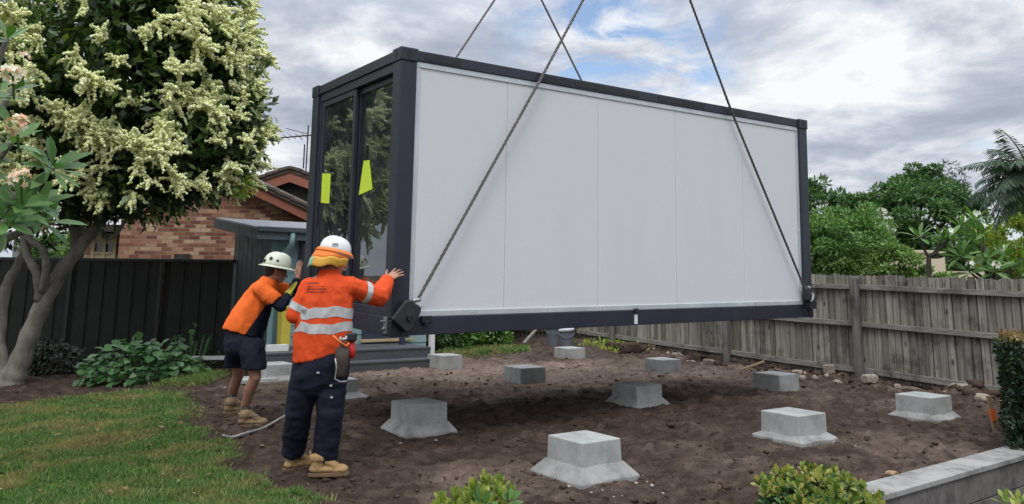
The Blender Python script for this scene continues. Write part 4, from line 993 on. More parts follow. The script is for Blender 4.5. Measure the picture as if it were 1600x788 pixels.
def hand(mb, w, d, n, th, curl=.25, spread=1., k=1.):
    """w wrist, d towards the fingers, n out of the back of the hand, th towards the thumb side"""
    d = d.normalized(); n = (n - d * n.dot(d)).normalized(); t = (th - d * th.dot(d) - n * th.dot(n)).normalized()
    p = lambda a, b, c=0.: w + (d * a + t * b + n * c) * k
    mb.hull([(p(.0, .018), (d * .02 * k, t * .014 * k, n * .016 * k)), (p(.0, -.018), (d * .02 * k, t * .014 * k, n * .016 * k)), (p(.085, .032), (d * .012 * k, t * .012 * k, n * .012 * k)), (p(.078, -.034), (d * .012 * k, t * .011 * k, n * .011 * k)), (p(.09, .0, .003), .0125 * k)])
    for b, ln, sp_ in ((.033, .078, .22), (.011, .086, .06), (-.012, .08, -.10), (-.034, .064, -.28)):
        a0 = p(.088 if abs(b) < .02 else .082, b); dd = (d + t * sp_ * spread).normalized(); q = a0; an = 0.
        for seg, (l, r0, r1) in enumerate(((.46, .0098, .0092), (.30, .0092, .0085), (.24, .0085, .0072))):
            an += curl * (.7, 1., .8)[seg]; e = q + (dd * math.cos(an) - n * math.sin(an)) * ln * l * k; mb.hull([(q, r0 * k), (e, r1 * k)], sub=2); q = e
    q = p(.022, .028, -.006); dd = (d * .62 + t * .75 - n * .15).normalized()
    for l, r0, r1, bend in ((.042, .0145, .012, 0), (.034, .0118, .0102, .25), (.026, .0102, .008, .3)):
        dd = (dd + d * bend).normalized(); e = q + dd * l * k; mb.hull([(q, r0 * k), (e, r1 * k)]); q = e
def limb(mb, *pr):
    for (p, r), (q, s) in zip(pr[:-1], pr[1:]): mb.hull([(p, r), (q, s)])
def boot(parent, heel, d, mat, ln=.295, hgt=.15, lean=Vector((0, 0, 0))):
    """heel: ground point under the back of the heel, d: toe direction"""
    d = Vector((d.x, d.y, 0)).normalized(); s = Vector((-d.y, d.x, 0)); z = Vector((0, 0, 1))
    P = lambda a, b, c: heel + d * a + s * b + z * c
    up = MB()
    up.hull([(P(.045, 0, .06), (d * .045, s * .040, z * .03)), (P(.16, 0, .055), (d * .05, s * .045, z * .03))])
    up.hull([(P(.16, 0, .055), (d * .05, s * .044, z * .032)), (P(.235, 0, .052), (d * .058, s * .05, z * .038))])
    up.hull([(P(.06, 0, .07), (d * .05, s * .043, z * .03)), (P(.075, 0, .15), (d * .055, s * .05, z * .03))])
    up.hull([(P(.095, 0, .135), (d * .045, s * .042, z * .025)), (P(.19, 0, .075), (d * .045, s * .042, z * .028))])
    up.loft([(P(.07, 0, hgt - .03) + lean * .8, d * .060, s * .052), (P(.07, 0, hgt + .012) + lean, d * .064, s * .056)], 16)
    m = voxelize(up, .006, 4); wrinkle(m, .003, 30, 5)
    b = add('boot', m, mat, parent, smooth=True)
    secs = []
    for zz, k in ((.0, .96), (.028, 1.)):
        row = []
        for i in range(28):
            a = 2 * math.pi * i / 28; x = .147 + .155 * math.cos(a) * (ln / .295); wd = (.047 + .008 * math.cos(a - .6)) * math.sin(a) * k; row.append(P(x, wd * 1.05, zz + .006))
        secs.append(row)
    add('sole', MB().rings(secs), 'sole', b, bevel=.004)
    tab = MB().hull([(P(.008, 0, hgt + .01) + lean, .009), (P(.004, 0, hgt + .035) + lean, .007)]); add('pull_tab', tab, mat, b, smooth=True)
    cf = extract(m, lambda c: np.array([(Vector(q) - heel).z > hgt - .02 for q in c]), .005, 'padded_collar'); add('padded_collar', cf, mat, b)
    return b
def helmet(parent, c, f, r, u, mat, k=1., brim=0.045):
    """hard hat: ridged dome and a rolled brim, long at the front"""
    mb = MB(); rows = []; n = 36
    def rad(a): return .128 + .0175 * abs(math.cos(a)) ** 2
    prof = [(0, 1.), (.03, .995), (.06, .96), (.09, .87), (.115, .73), (.133, .52), (.143, .28), (.146, .05)]
    for z, q in prof:
        row = []
        for i in range(n):
            a = 2 * math.pi * i / n; rr = rad(a) * q * k; ridge = 1 + .03 * max(0, 1 - abs(math.sin(a)) * 5) * (z > .05)
            row.append(c + (f * math.cos(a) + r * math.sin(a)) * rr + u * z * k * ridge)
        rows.append(row)
    o = add('helmet', mb.rings(rows), mat, parent, smooth=True)
    br = MB(); rr2 = []
    for q, z in ((-.012, .012), (.0, .004), (.6, -.006), (1., -.012), (1.02, -.018), (.6, -.012), (-.012, -.002)):
        row = []
        for i in range(n):
            a = 2 * math.pi * i / n; e = brim * (1 + .45 * max(0, math.cos(a)) ** 2) * q if q > 0 else q
            row.append(c + (f * math.cos(a) + r * math.sin(a)) * (rad(a) * k + e) + u * z)
        rr2.append(row)
    add('brim', br.rings(rr2), mat, o, smooth=True)
    return o
def decal(parent, mesh, origin, right, down, strokes, mat, name, off=.002):
    """printed marks laid on a garment: strokes (x0,y0,x1,y1) in metres from origin"""
    bvh = BVHTree.FromPolygons([tuple(v.co) for v in mesh.vertices], [tuple(p.vertices) for p in mesh.polygons]); n = right.cross(down).normalized(); mb = MB()
    if n.y > 0: n = -n
    for x0, y0, x1, y1 in strokes:
        ks = max(1, int((x1 - x0) / .012)); top = []
        for i in range(ks + 1):
            x = x0 + (x1 - x0) * i / ks
            for y in (y0, y1):
                s = origin + right * x + down * y; h = bvh.ray_cast(s + n * .35, -n); top.append((h[0] if h[0] is not None else s) + n * off)
        for i in range(ks): 
            a, b, c_, d_ = top[2 * i], top[2 * i + 1], top[2 * i + 3], top[2 * i + 2]; mb.add([a, b, c_, d_], [(0, 1, 2, 3)])
    return add(name, mb, mat, parent)

def worker_long():
    Y = 6.22; foot = onz(492, 742, .0)
    t = thing('person', 'standing worker in orange long sleeved shirt, navy trousers and white helmet with sun brim', 'person', (foot.x, foot.y, gh(foot.x, foot.y)))
    J = lambda px, py, y=Y: at(px, py, y)
    shL, shR = J(484, 449, 6.16), J(543, 448, 6.26); lat = (shR - shL).normalized(); fb = Vector((-lat.y, lat.x, 0)).normalized()   # fb: forwards, away from camera
    nk = J(513, 428); hc = J(522, 405, 6.25); hip = J(503, 560); waist = J(505, 522)
    hf, hr, hu = frame((.80, .55, -.20))
    elR, wrR = J(592, 461, 6.46), J(606, 437, 6.68); elL, wrL = J(461, 492, 6.14), J(476, 480, 6.42)
    hipL, hipR = J(484, 572, 6.2), J(521, 572, 6.24); knL, knR = J(468, 645, 6.25), J(515, 648, 6.2); anL, anR = J(457, 708, 6.40), J(505, 718, 6.27)
    b = MB(); head(b, hc, hf, hr, hu); b.hull([(hc - hu * .07 - hf * .02, .055), (nk - Vector((0, 0, .02)), .06)])
    b.hull([(nk - Vector((0, 0, .03)), .06), (shL, .06), (shR, .06), (J(509, 480), ax(fb, lat, Vector((0, 0, 1)), .15, .10, .1))])
    b.hull([(J(509, 480), ax(fb, lat, Vector((0, 0, 1)), .15, .10, .1)), (hip, ax(fb, lat, Vector((0, 0, 1)), .15, .11, .08))])
    limb(b, (shR, .055), (elR, .042), (wrR, .030)); limb(b, (shL, .055), (elL, .042), (wrL, .030))
    limb(b, (hipL, .085), (knL, .06), (anL, .045)); limb(b, (hipR, .085), (knR, .06), (anR, .045))
    tip = J(630, 419, 6.80)
    hand(b, wrR, tip - wrR, Vector((-.35, -.9, .1)), Vector((-.3, 0, 1)), .16, 1.25, 1.02)
    hand(b, wrL, Vector((.25, .9, .4)), Vector((0, -.3, 1)), Vector((1, 0, 0)), .3)
    bm_ = voxelize(b, .0048, 3); add('body', bm_, 'skin', t, smooth=True)
    eyes = [hc + hf * .083 + hr * s * .032 + hu * .008 for s in (-1, 1)]
    for e in eyes: add('eye', MB().hull([(e, .0125)]), 'eye', t, smooth=True)
    add('hair', voxelize(MB().hull([(hc - hf * .03 + hu * .03, ax(hf, hr, hu, .082, .092, .085)), (hc - hf * .06 - hu * .045, ax(hf, hr, hu, .06, .04, .04))]), .008, 3), 'hair', t, smooth=True)
    # shirt
    Z = Vector((0, 0, 1)); s = MB()
    drop = lambda e: lat * e
    s.loft([(J(503, 556), lat * .212 + Z * .045, fb * .145), (J(504, 530), lat * .220 + Z * .02, fb * .15), (J(506, 500), lat * .216, fb * .15), (J(509, 470), lat * .212, fb * .145), (J(512, 448), lat * .192, fb * .125), (J(514, 437), lat * .125, fb * .095), (J(515, 428), lat * .078, fb * .078)], 40)
    s.hull([(shL - Vector((0, 0, .012)), .070), (shR - Vector((0, 0, .01)), .078), (J(512, 456), ax(fb, lat, Z, .15, .11, .06))])
    def sleeve(a, ra, e, re, w, rw):
        s.hull([(a, ra), (e, re)]); dirw = (w - e).normalized(); u = dirw.orthogonal().normalized(); v = dirw.cross(u)
        s.hull([(e, re), (e + (w - e) * .5, (re + rw) / 2)])
        s.loft([(e + (w - e) * .3, u * (re * .96), v * (re * .96)), (w, u * rw, v * rw)], 20)
    sleeve(shR, .088, elR - Vector((0, 0, .012)), .080, wrR - (wrR - elR).normalized() * .018, .058)
    sleeve(shL, .078, elL, .066, wrL - (wrL - elL).normalized() * .02, .05)
    cuffp = J(603, 466, 6.60); s.hull([(elR + Vector((0, 0, -.02)), .055), (cuffp, .03), (J(606, 446, 6.66), .04)])        # loose unbuttoned cuff hanging open
    col = MB().loft([(J(513, 430), lat * .086, fb * .082), (J(516, 421), lat * .079 - Z * .004, fb * .078)], 24)
    sm = voxelize(s, .0075, 5); wrinkle(sm, .007, 6.5, 3, (1.3, 1.3, .45)); wrinkle(sm, .005, 15, 9, (1.2, 1.2, .6))
    sh = add('shirt', sm, 'hivis', t, smooth=True); add('collar', voxelize(col, .007, 3), 'hivis', sh, smooth=True)
    spine = (J(513, 430) - J(502, 556)).normalized(); zb = lambda py: J(505, py).z
    torso = lambda c: (np.abs((c - np.array(nk)) @ np.array(lat)) < .262) & (c[:, 0] < J(556, 480, 6.2).x)
    for lo, hi in ((496, 480), (519, 504)):
        wv = lambda V, lo=lo: .008 * np.sin(V[:, 0] * 17 + lo) + .005 * np.sin(V[:, 0] * 41 + lo)
        side = lambda c: np.linalg.norm(c - np.array(elL), axis=1) > .112
        m_ = extract(sm, lambda c: torso(c) & (c[:, 2] > zb(lo) - .06) & (c[:, 2] < zb(hi) + .06) & (side(c) | (c[:, 0] > J(472, 480, 6.1).x)), .003, 'reflective_band', [(Vector((0, 0, zb(hi))), Z), (Vector((0, 0, zb(lo))), -Z)], wv); add('reflective_band', m_, 'tape', sh)
    def arm_band(a, e, t0, t1):
        d = e - a; L2 = d.length_squared; A_ = np.array(a); D_ = np.array(d); q = lambda c: ((c - A_) @ D_) / L2
        return extract(sm, lambda c: (q(c) > t0 - .12) & (q(c) < t1 + .12) & (np.linalg.norm((c - A_) - q(c)[:, None] * D_, axis=1) < .118), .003, 'reflective_band', [(a + d * t1, d), (a + d * t0, -d)])
    add('reflective_band', arm_band(shR, elR, .46, .63), 'tape', sh)
    add('reflective_band', arm_band(shL, elL, .62, .86), 'tape', sh)
    # illegible printed lines on the back
    rnd = random.Random(4); st = []
    for row, (x1, h) in enumerate(((.085, .017), (.125, .006), (.145, .010), (.155, .010))):
        x = 0; y = (.0, .030, .048, .070)[row]
        while x < x1:
            w = rnd.uniform(.006, .013); st.append((x, y + rnd.uniform(0, .002), min(x + w, x1), y + h)); x += w + rnd.uniform(.0025, .005)
    decal(sh, sm, J(477, 441), lat, Vector((0, 0, -1)), st, 'print', 'back_print')
    # trousers
    p = MB()
    p.loft([(J(503, 535), lat * .19, fb * .12), (J(503, 565), lat * .212, fb * .145), (J(501, 590), lat * .218, fb * .15), (J(499, 603), lat * .185, fb * .13), (J(498, 618), lat * .13, fb * .09)], 32)
    def leg(h, rh, k, rk, a, ra):
        d = (k - h).normalized(); d2 = (a - k).normalized(); q = lambda d_, r: (lat * r, d_.cross(lat).normalized() * r * 1.05)
        p.loft([(h, *q(d, rh)), (h + (k - h) * .55, *q(d, rh * .97)), (k, *q(d, rk)), (k + (a - k) * .6, *q(d2, rk * .95)), (a, *q(d2, ra))], 26)
    leg(hipL + Vector((-.012, 0, 0)), .114, knL, .098, J(457, 705, 6.40), .088); leg(hipR + Vector((-.012, 0, 0)), .114, knR, .098, J(508, 716, 6.27), .088)
    pm = voxelize(p, .009, 12); wrinkle(pm, .012, 7, 21, (1, 1, .6)); wrinkle(pm, .008, 12, 25, (.6, .6, 1.3)); tr = add('trousers', pm, 'navy', t, smooth=True)
    def bits(pts, nm):
        for a, b_, w in pts:
            d = MB().beam(a, b_, w, .006, up=Vector((0, -1, .1))); add(nm, d, 'tape', tr)
    fr = .152
    f3 = lambda px, py, yy: J(px, py, yy)
    for px, py, w in ((497, 582.5, .022), (517, 602.5, .02), (518, 621, .02)): add('reflective_tag', MB().beam(f3(px - w * 95, py, 6.05), f3(px + w * 95, py, 6.055), .012, .012, up=Vector((0, 0, 1))), 'tape', tr)
    add('back_pocket', extract(pm, lambda c: np.array([.01 < (Vector(q) - J(512, 600, 6.1)).dot(lat) + .055 < .12 and abs(Vector(q).z - J(512, 592, 6.1).z) < .07 and Vector(q).y < 6.2 for q in c]), .005, 'back_pocket'), 'navy', tr)
    # boots
    hl = onz(443, 737, .0); hl.z = gh(hl.x, hl.y) - .004; boot(t, hl, Vector((.72, .69, 0)), 'boot', lean=Vector((.01, .0, .0)))
    hr2 = onz(482, 745, .0); hr2.z = gh(hr2.x, hr2.y) - .004; boot(t, hr2, Vector((.97, .24, 0)), 'boot')
    # helmet with orange brim and hanging flap
    hb = hc + hu * .052 - hf * .008; hm = helmet(t, hb, hf, hr, hu, 'helmet', .88, .02)
    rnd2 = random.Random(9)
    # helmet mark
    n_ = Vector((-.1, -1, .45)).normalized(); ctr = J(525, 383, 6.05); mk = []
    for i in range(5): mk.append((i * .0095, rnd2.uniform(0, .004), i * .0095 + .0065, .018))
    mk += [(0, .024, .04, .028)]
    decal(hm, _world_mesh(hm), J(522, 379, 6.05), lat, Vector((0, 0, -1)), mk, 'black', 'helmet_mark')
    def skirt(a0, a1, r0, z0, r1, z1, mat, nm, wave=.012, ny=3):
        n = 40; rows = []
        for side in (0, 1):
            for j in range(ny + 1):
                row = []
                for i in range(n + 1):
                    a = a0 + (a1 - a0) * i / n; q = j / ny; e = r0(a) + (r1(a) - r0(a)) * q; zz = z0(a) + (z1(a) - z0(a)) * q + wave * math.sin(a * 7) * q
                    row.append(hb + (hf * math.cos(a) + hr * math.sin(a)) * (e - side * .004) + hu * (zz - side * .003))
                rows.append(row)
        mb = MB(); w = n + 1; V = [v for r_ in rows for v in r_]; Fs = []; h = (ny + 1) * w
        for j in range(ny):
            for i in range(n): Fs += [(j * w + i, j * w + i + 1, (j + 1) * w + i + 1, (j + 1) * w + i), (h + j * w + i, h + (j + 1) * w + i, h + (j + 1) * w + i + 1, h + j * w + i + 1)]
        for i in range(n): Fs += [(i, h + i, h + i + 1, i + 1), (ny * w + i, ny * w + i + 1, h + ny * w + i + 1, h + ny * w + i)]
        for j in range(ny): Fs += [(j * w, (j + 1) * w, h + (j + 1) * w, h + j * w), (j * w + n, h + j * w + n, h + (j + 1) * w + n, (j + 1) * w + n)]
        mb.add(V, Fs); add(nm, mb, mat, hm, smooth=True)
    rad = lambda a: .124 + .0175 * abs(math.cos(a)) ** 2
    pi = math.pi
    back = lambda a: max(0., -math.cos(a)) ** .7
    skirt(-pi, pi, lambda a: rad(a) - .004, lambda a: .016, lambda a: rad(a) + .016, lambda a: -.010, 'brim_o', 'brim_band', 0, 2)
    r1 = lambda a: rad(a) + .006; r2 = lambda a: rad(a) + .008 + .028 * back(a); r3 = lambda a: rad(a) - .004 + .046 * back(a)
    q2 = lambda a: .5 + .5 * math.cos(min(pi, max(-pi, (a - 1.05 * pi) * 1.6)))          # 1 at the back-left, where the cloth hangs lowest
    z2 = lambda a: -.042 - .036 * q2(a); z3 = lambda a: -.108 - .045 * q2(a)
    skirt(pi * .30, pi * 1.55, r1, lambda a: -.008, r2, z2, 'brim_o', 'sun_brim', .006)
    skirt(pi * .30, pi * .93, r2, lambda a: z2(a) + .006 * math.sin(a * 7), r3, z3, 'brim_y', 'neck_flap', .008)
    skirt(pi * .93, pi * 1.5, r2, lambda a: z2(a) + .006 * math.sin(a * 7), r3, z3, 'brim_g', 'neck_flap', .008)
    # tool pouch on the right hip with pliers and cord
    hp = J(534, 560, 6.07)
    pch = MB().loft([(hp + Z * .08, lat * .05, fb * .03), (hp, lat * .055, fb * .035), (hp - Z * .12, lat * .045, fb * .03), (hp - Z * .14, lat * .03, fb * .02)], 16)
    po = thing('tool_pouch', 'brown leather tool pouch hanging on the right hip of the worker', 'pouch', hp)
    add('pouch', pch, 'leather', po, smooth=True)
    add('pliers', MB().tube([hp + Z * .07, hp + Z * .13 + lat * -.02, hp + Z * .16 + lat * -.015], .009, 6).tube([hp + Z * .07, hp + Z * .13 + lat * .02, hp + Z * .165 + lat * .028], .009, 6).hull([(hp + Z * .14 + lat * .0 - fb * .03, .016), (hp + Z * .145 + lat * .02 - fb * .03, .012)]), 'galv', po, smooth=True)
    add('strap', MB().tube([J(520, 524, 6.02), J(530, 534, 6.02), J(541, 541, 6.05), J(545, 536, 6.08)], .008, 6), 'brim_o', po, smooth=True)
    add('clip_hook', MB().tube([J(524, 560, 6.03), J(526, 575, 6.03), J(523, 592, 6.04), J(531, 597, 6.04), J(542, 596, 6.06)], .0065, 6), 'galv', po, smooth=True)
    add('tool_handle', MB().loft([(J(549, 532, 6.16), lat * .026, fb * .026), (J(550, 548, 6.16), lat * .028, fb * .026), (J(549, 560, 6.16), lat * .024, fb * .022)], 12), 'red', po, smooth=True)
    add('belt_case', MB().box((-.04, -.03, -.03), (.04, .03, .03), X=Matrix.Translation(J(549, 527, 6.14))), 'black', po, bevel=.01)
def _world_mesh(o):
    m = o.data.copy(); m.transform(WM[o.name]); return m
worker_long()

def worker_shorts():
    Y = 8.3; foot = onz(388, 652, .08)
    t = thing('person', 'bent over worker in navy shorts and orange polo pushing the cabin with one yellow glove', 'person', (foot.x, foot.y, gh(foot.x, foot.y)))
    J = lambda px, py, y=Y: at(px, py, y); Z = Vector((0, 0, 1))
    f = Vector((.92, .38, 0)).normalized(); l = Vector((f.y, -f.x, 0))            # l: his right, towards the camera
    hip = J(383, 532); chest = J(408, 462); nk = J(420, 438); shR, shL = J(408, 452, 8.12), J(424, 447, 8.5)
    hc = J(432, 424, 8.32); hf, hr, hu = frame((.93, .28, -.16))
    elR, wrR = J(439, 479, 8.14), J(450, 462, 8.36); elL, wrL = J(455, 458, 8.62), J(466, 434, 8.66)
    hR, hL = J(393, 545, 8.18), J(373, 545, 8.45); kR, kL = J(399, 590, 8.14), J(372, 588, 8.55); aR, aL = J(382, 640, 8.24), J(362, 630, 8.72)
    t_ = (chest - hip).normalized(); ub = l.cross(t_).normalized()               # across the trunk, front to back
    if ub.dot(f) < 0: ub = -ub
    b = MB(); head(b, hc, hf, hr, hu); b.hull([(hc - hu * .07 - hf * .02, .056), (nk - t_ * .03, .062)])
    b.hull([(nk - t_ * .04, .06), (shR, .06), (shL, .06), (chest, (l * .15, ub * .11, t_ * .1))]); b.hull([(chest, (l * .15, ub * .11, t_ * .1)), (hip, (l * .15, ub * .12, t_ * .1))])
    limb(b, (shR, .056), (elR, .043), (wrR, .031)); limb(b, (shL, .056), (elL, .043), (wrL, .031))
    limb(b, (hR, .088), (kR, .058)); limb(b, (kR, .056), (kR + (aR - kR) * .35 - f * .015, .058), (aR, .040)); limb(b, (hL, .088), (kL, .058)); limb(b, (kL, .056), (kL + (aL - kL) * .35 - f * .015, .058), (aL, .040))
    hand(b, wrR, J(455, 445, 8.46) - wrR, Vector((-.8, -.5, .2)), Vector((.2, .5, .8)), .3, 1.)
    hand(b, wrL, J(468, 405, 8.70) - wrL, Vector((-.6, -.7, .1)), Vector((-.7, .2, .2)), .06, .7, 1.1)
    add('body', voxelize(b, .005, 3), 'skin2', t, smooth=True)
    for s in (-1, 1): add('eye', MB().hull([(hc + hf * .083 + hr * s * .032 + hu * .008, .0125)]), 'eye', t, smooth=True)
    sg = MB()
    for s in (-1, 1):
        sg.hull([(hc + hf * .098 + hr * s * .018 + hu * .01, ax(hf, hr, hu, .016, .006, .017)), (hc + hf * .088 + hr * s * .052 + hu * .01, ax(hf, hr, hu, .012, .008, .017))]); sg.tube([hc + hf * .085 + hr * s * .064 + hu * .016, hc - hf * .01 + hr * s * .084 + hu * .016], .005, 6)
    add('sunglasses', sg, 'black', t, smooth=True)
    add('hair', voxelize(MB().hull([(hc - hf * .03 + hu * .025, ax(hf, hr, hu, .082, .094, .085)), (hc - hf * .07 - hu * .04, ax(hf, hr, hu, .055, .032, .04))]), .008, 3), 'hair', t, smooth=True)
    hmb = hc + hu * .05 - hf * .006; hm = helmet(t, hmb, hf, hr, hu, 'helmet2', 1.02, .042)
    # three round black marks: an ear-muff slot cap and two stickers
    for a, z, r_, q in ((2.75, .035, .02, 1.0), (2.2, .068, .019, .955), (1.62, .055, .0135, .965)):
        rr = (.128 + .0175 * math.cos(a) ** 2) * 1.02 * q; n = (hf * math.cos(a) + hr * math.sin(a) + hu * (.15 + z * 4)).normalized(); c = hmb + (hf * math.cos(a) + hr * math.sin(a)) * rr + hu * z * 1.02
        add('round_sticker', MB().loft([(c - n * .004, n.orthogonal().normalized() * r_, n.cross(n.orthogonal()).normalized() * r_), (c + n * .004, n.orthogonal().normalized() * r_ * .97, n.cross(n.orthogonal()).normalized() * r_ * .97)], 16), 'black', hm)
    # polo
    s = MB(); R = lambda px, py, a, bq, y=Y: (J(px, py, y), l * a, ub * bq)
    s.loft([R(379, 521, .215, .205), R(384, 508, .215, .20), R(394, 488, .21, .18), R(404, 466, .205, .155), R(412, 450, .19, .125), R(418, 441, .11, .09), R(421, 435, .075, .07)], 40)
    s.hull([(shR, .082), (shL, .082), (chest, (l * .17, ub * .13, t_ * .06))])
    def slv(a, e, k, r0, r1, tgt):
        d = (e - a).normalized(); u = d.orthogonal().normalized(); v = d.cross(u); tgt.hull([(a, r0), (a + (e - a) * k * .6, (r0 + r1) / 2)]); tgt.loft([(a + (e - a) * k * .4, u * (r0 * .98), v * (r0 * .98)), (a + (e - a) * k, u * r1, v * r1)], 20)
    slv(shR, elR, .74, .085, .082, s); slv(shL, elL, .74, .082, .08, s)
    sm = voxelize(s, .0085, 5); wrinkle(sm, .011, 8, 33, (1, 1, 1)); sh = add('polo_shirt', sm, 'hivis2', t, smooth=True)
    # navy side panel from the armpit to the hem
    pA, pB = np.array(J(409, 480)), np.array(J(384, 520)); L_ = np.array(l); F_ = np.array(ub); T_ = np.array(t_); H0 = np.array(J(379, 521))
    far = lambda c: np.linalg.norm(c - np.array(shR), axis=1) > .165
    cuts = [(J(379, 521) - t_ * .08, -t_), (shR - t_ * .10, t_), (J(379, 521) + ub * .0, -(ub - t_ * .30).normalized())]
    add('side_panel', extract(sm, lambda c: far(c) & ((c - np.array(hip)) @ L_ > -.05), .003, 'side_panel', cuts), 'navy', sh)
    for sh_, e, w in ((shR, elR, wrR), (shL, elL, wrL)):
        u2 = MB(); m0 = sh_ + (e - sh_) * .62; u2.hull([(m0, .06), (e, .058)]); dd = (w - e).normalized(); u = dd.orthogonal().normalized(); v = dd.cross(u); u2.hull([(e, .057), (e + (w - e) * .5, .05)]); u2.loft([(e + (w - e) * .3, u * .052, v * .052), (w - dd * .012, u * .043, v * .043)], 18)
        um = voxelize(u2, .008, 4); wrinkle(um, .006, 14, 41); add('undersleeve', um, 'navy', t, smooth=True)
    g = MB(); hand(g, wrR + (J(455, 445, 8.46) - wrR) * -.15, J(455, 445, 8.46) - wrR, Vector((-.8, -.5, .2)), Vector((.2, .5, .8)), .3, 1.0, 1.22); g.hull([(wrR, .042), (wrR + (J(455, 445, 8.46) - wrR).normalized() * .03, .044)]); add('glove', voxelize(g, .006, 3), 'glove', t, smooth=True)
    # shorts
    p = MB(); p.loft([(J(381, 517), l * .19, ub * .17), (J(381, 533), l * .215, f * .20), (J(382, 548), l * .215, f * .195), (J(382, 556), l * .19, f * .165)], 32)
    for h, k, px, py, yy in ((hR, kR, 397, 577, 8.15), (hL, kL, 369, 573, 8.5)):
        e = J(px, py, yy); p.hull([(h, .125), (h + (e - h) * .4, .125)]); p.loft([(h + (e - h) * .2, l * .125, f * .13), (e, l * .115, f * .122)], 24)
    pm = voxelize(p, .009, 5); wrinkle(pm, .011, 9, 51); add('shorts', pm, 'navy', t, smooth=True)
    for a, hl, d in ((aR, onz(371, 658, .075), Vector((.93, .3, 0))), (aL, onz(349, 643, .085), Vector((.85, .45, 0)))):
        hl.z = gh(hl.x, hl.y) - .004; boot(t, hl, d, 'boot2', hgt=.13); top = hl + d.normalized() * .075 + Z * .13
        add('sock', MB().loft([(top, f * .045, l * .045), (top + Z * .07 + (a - top).normalized() * .02, f * .046, l * .046)], 16), 'black', t, bevel=.006, smooth=True)
worker_shorts()

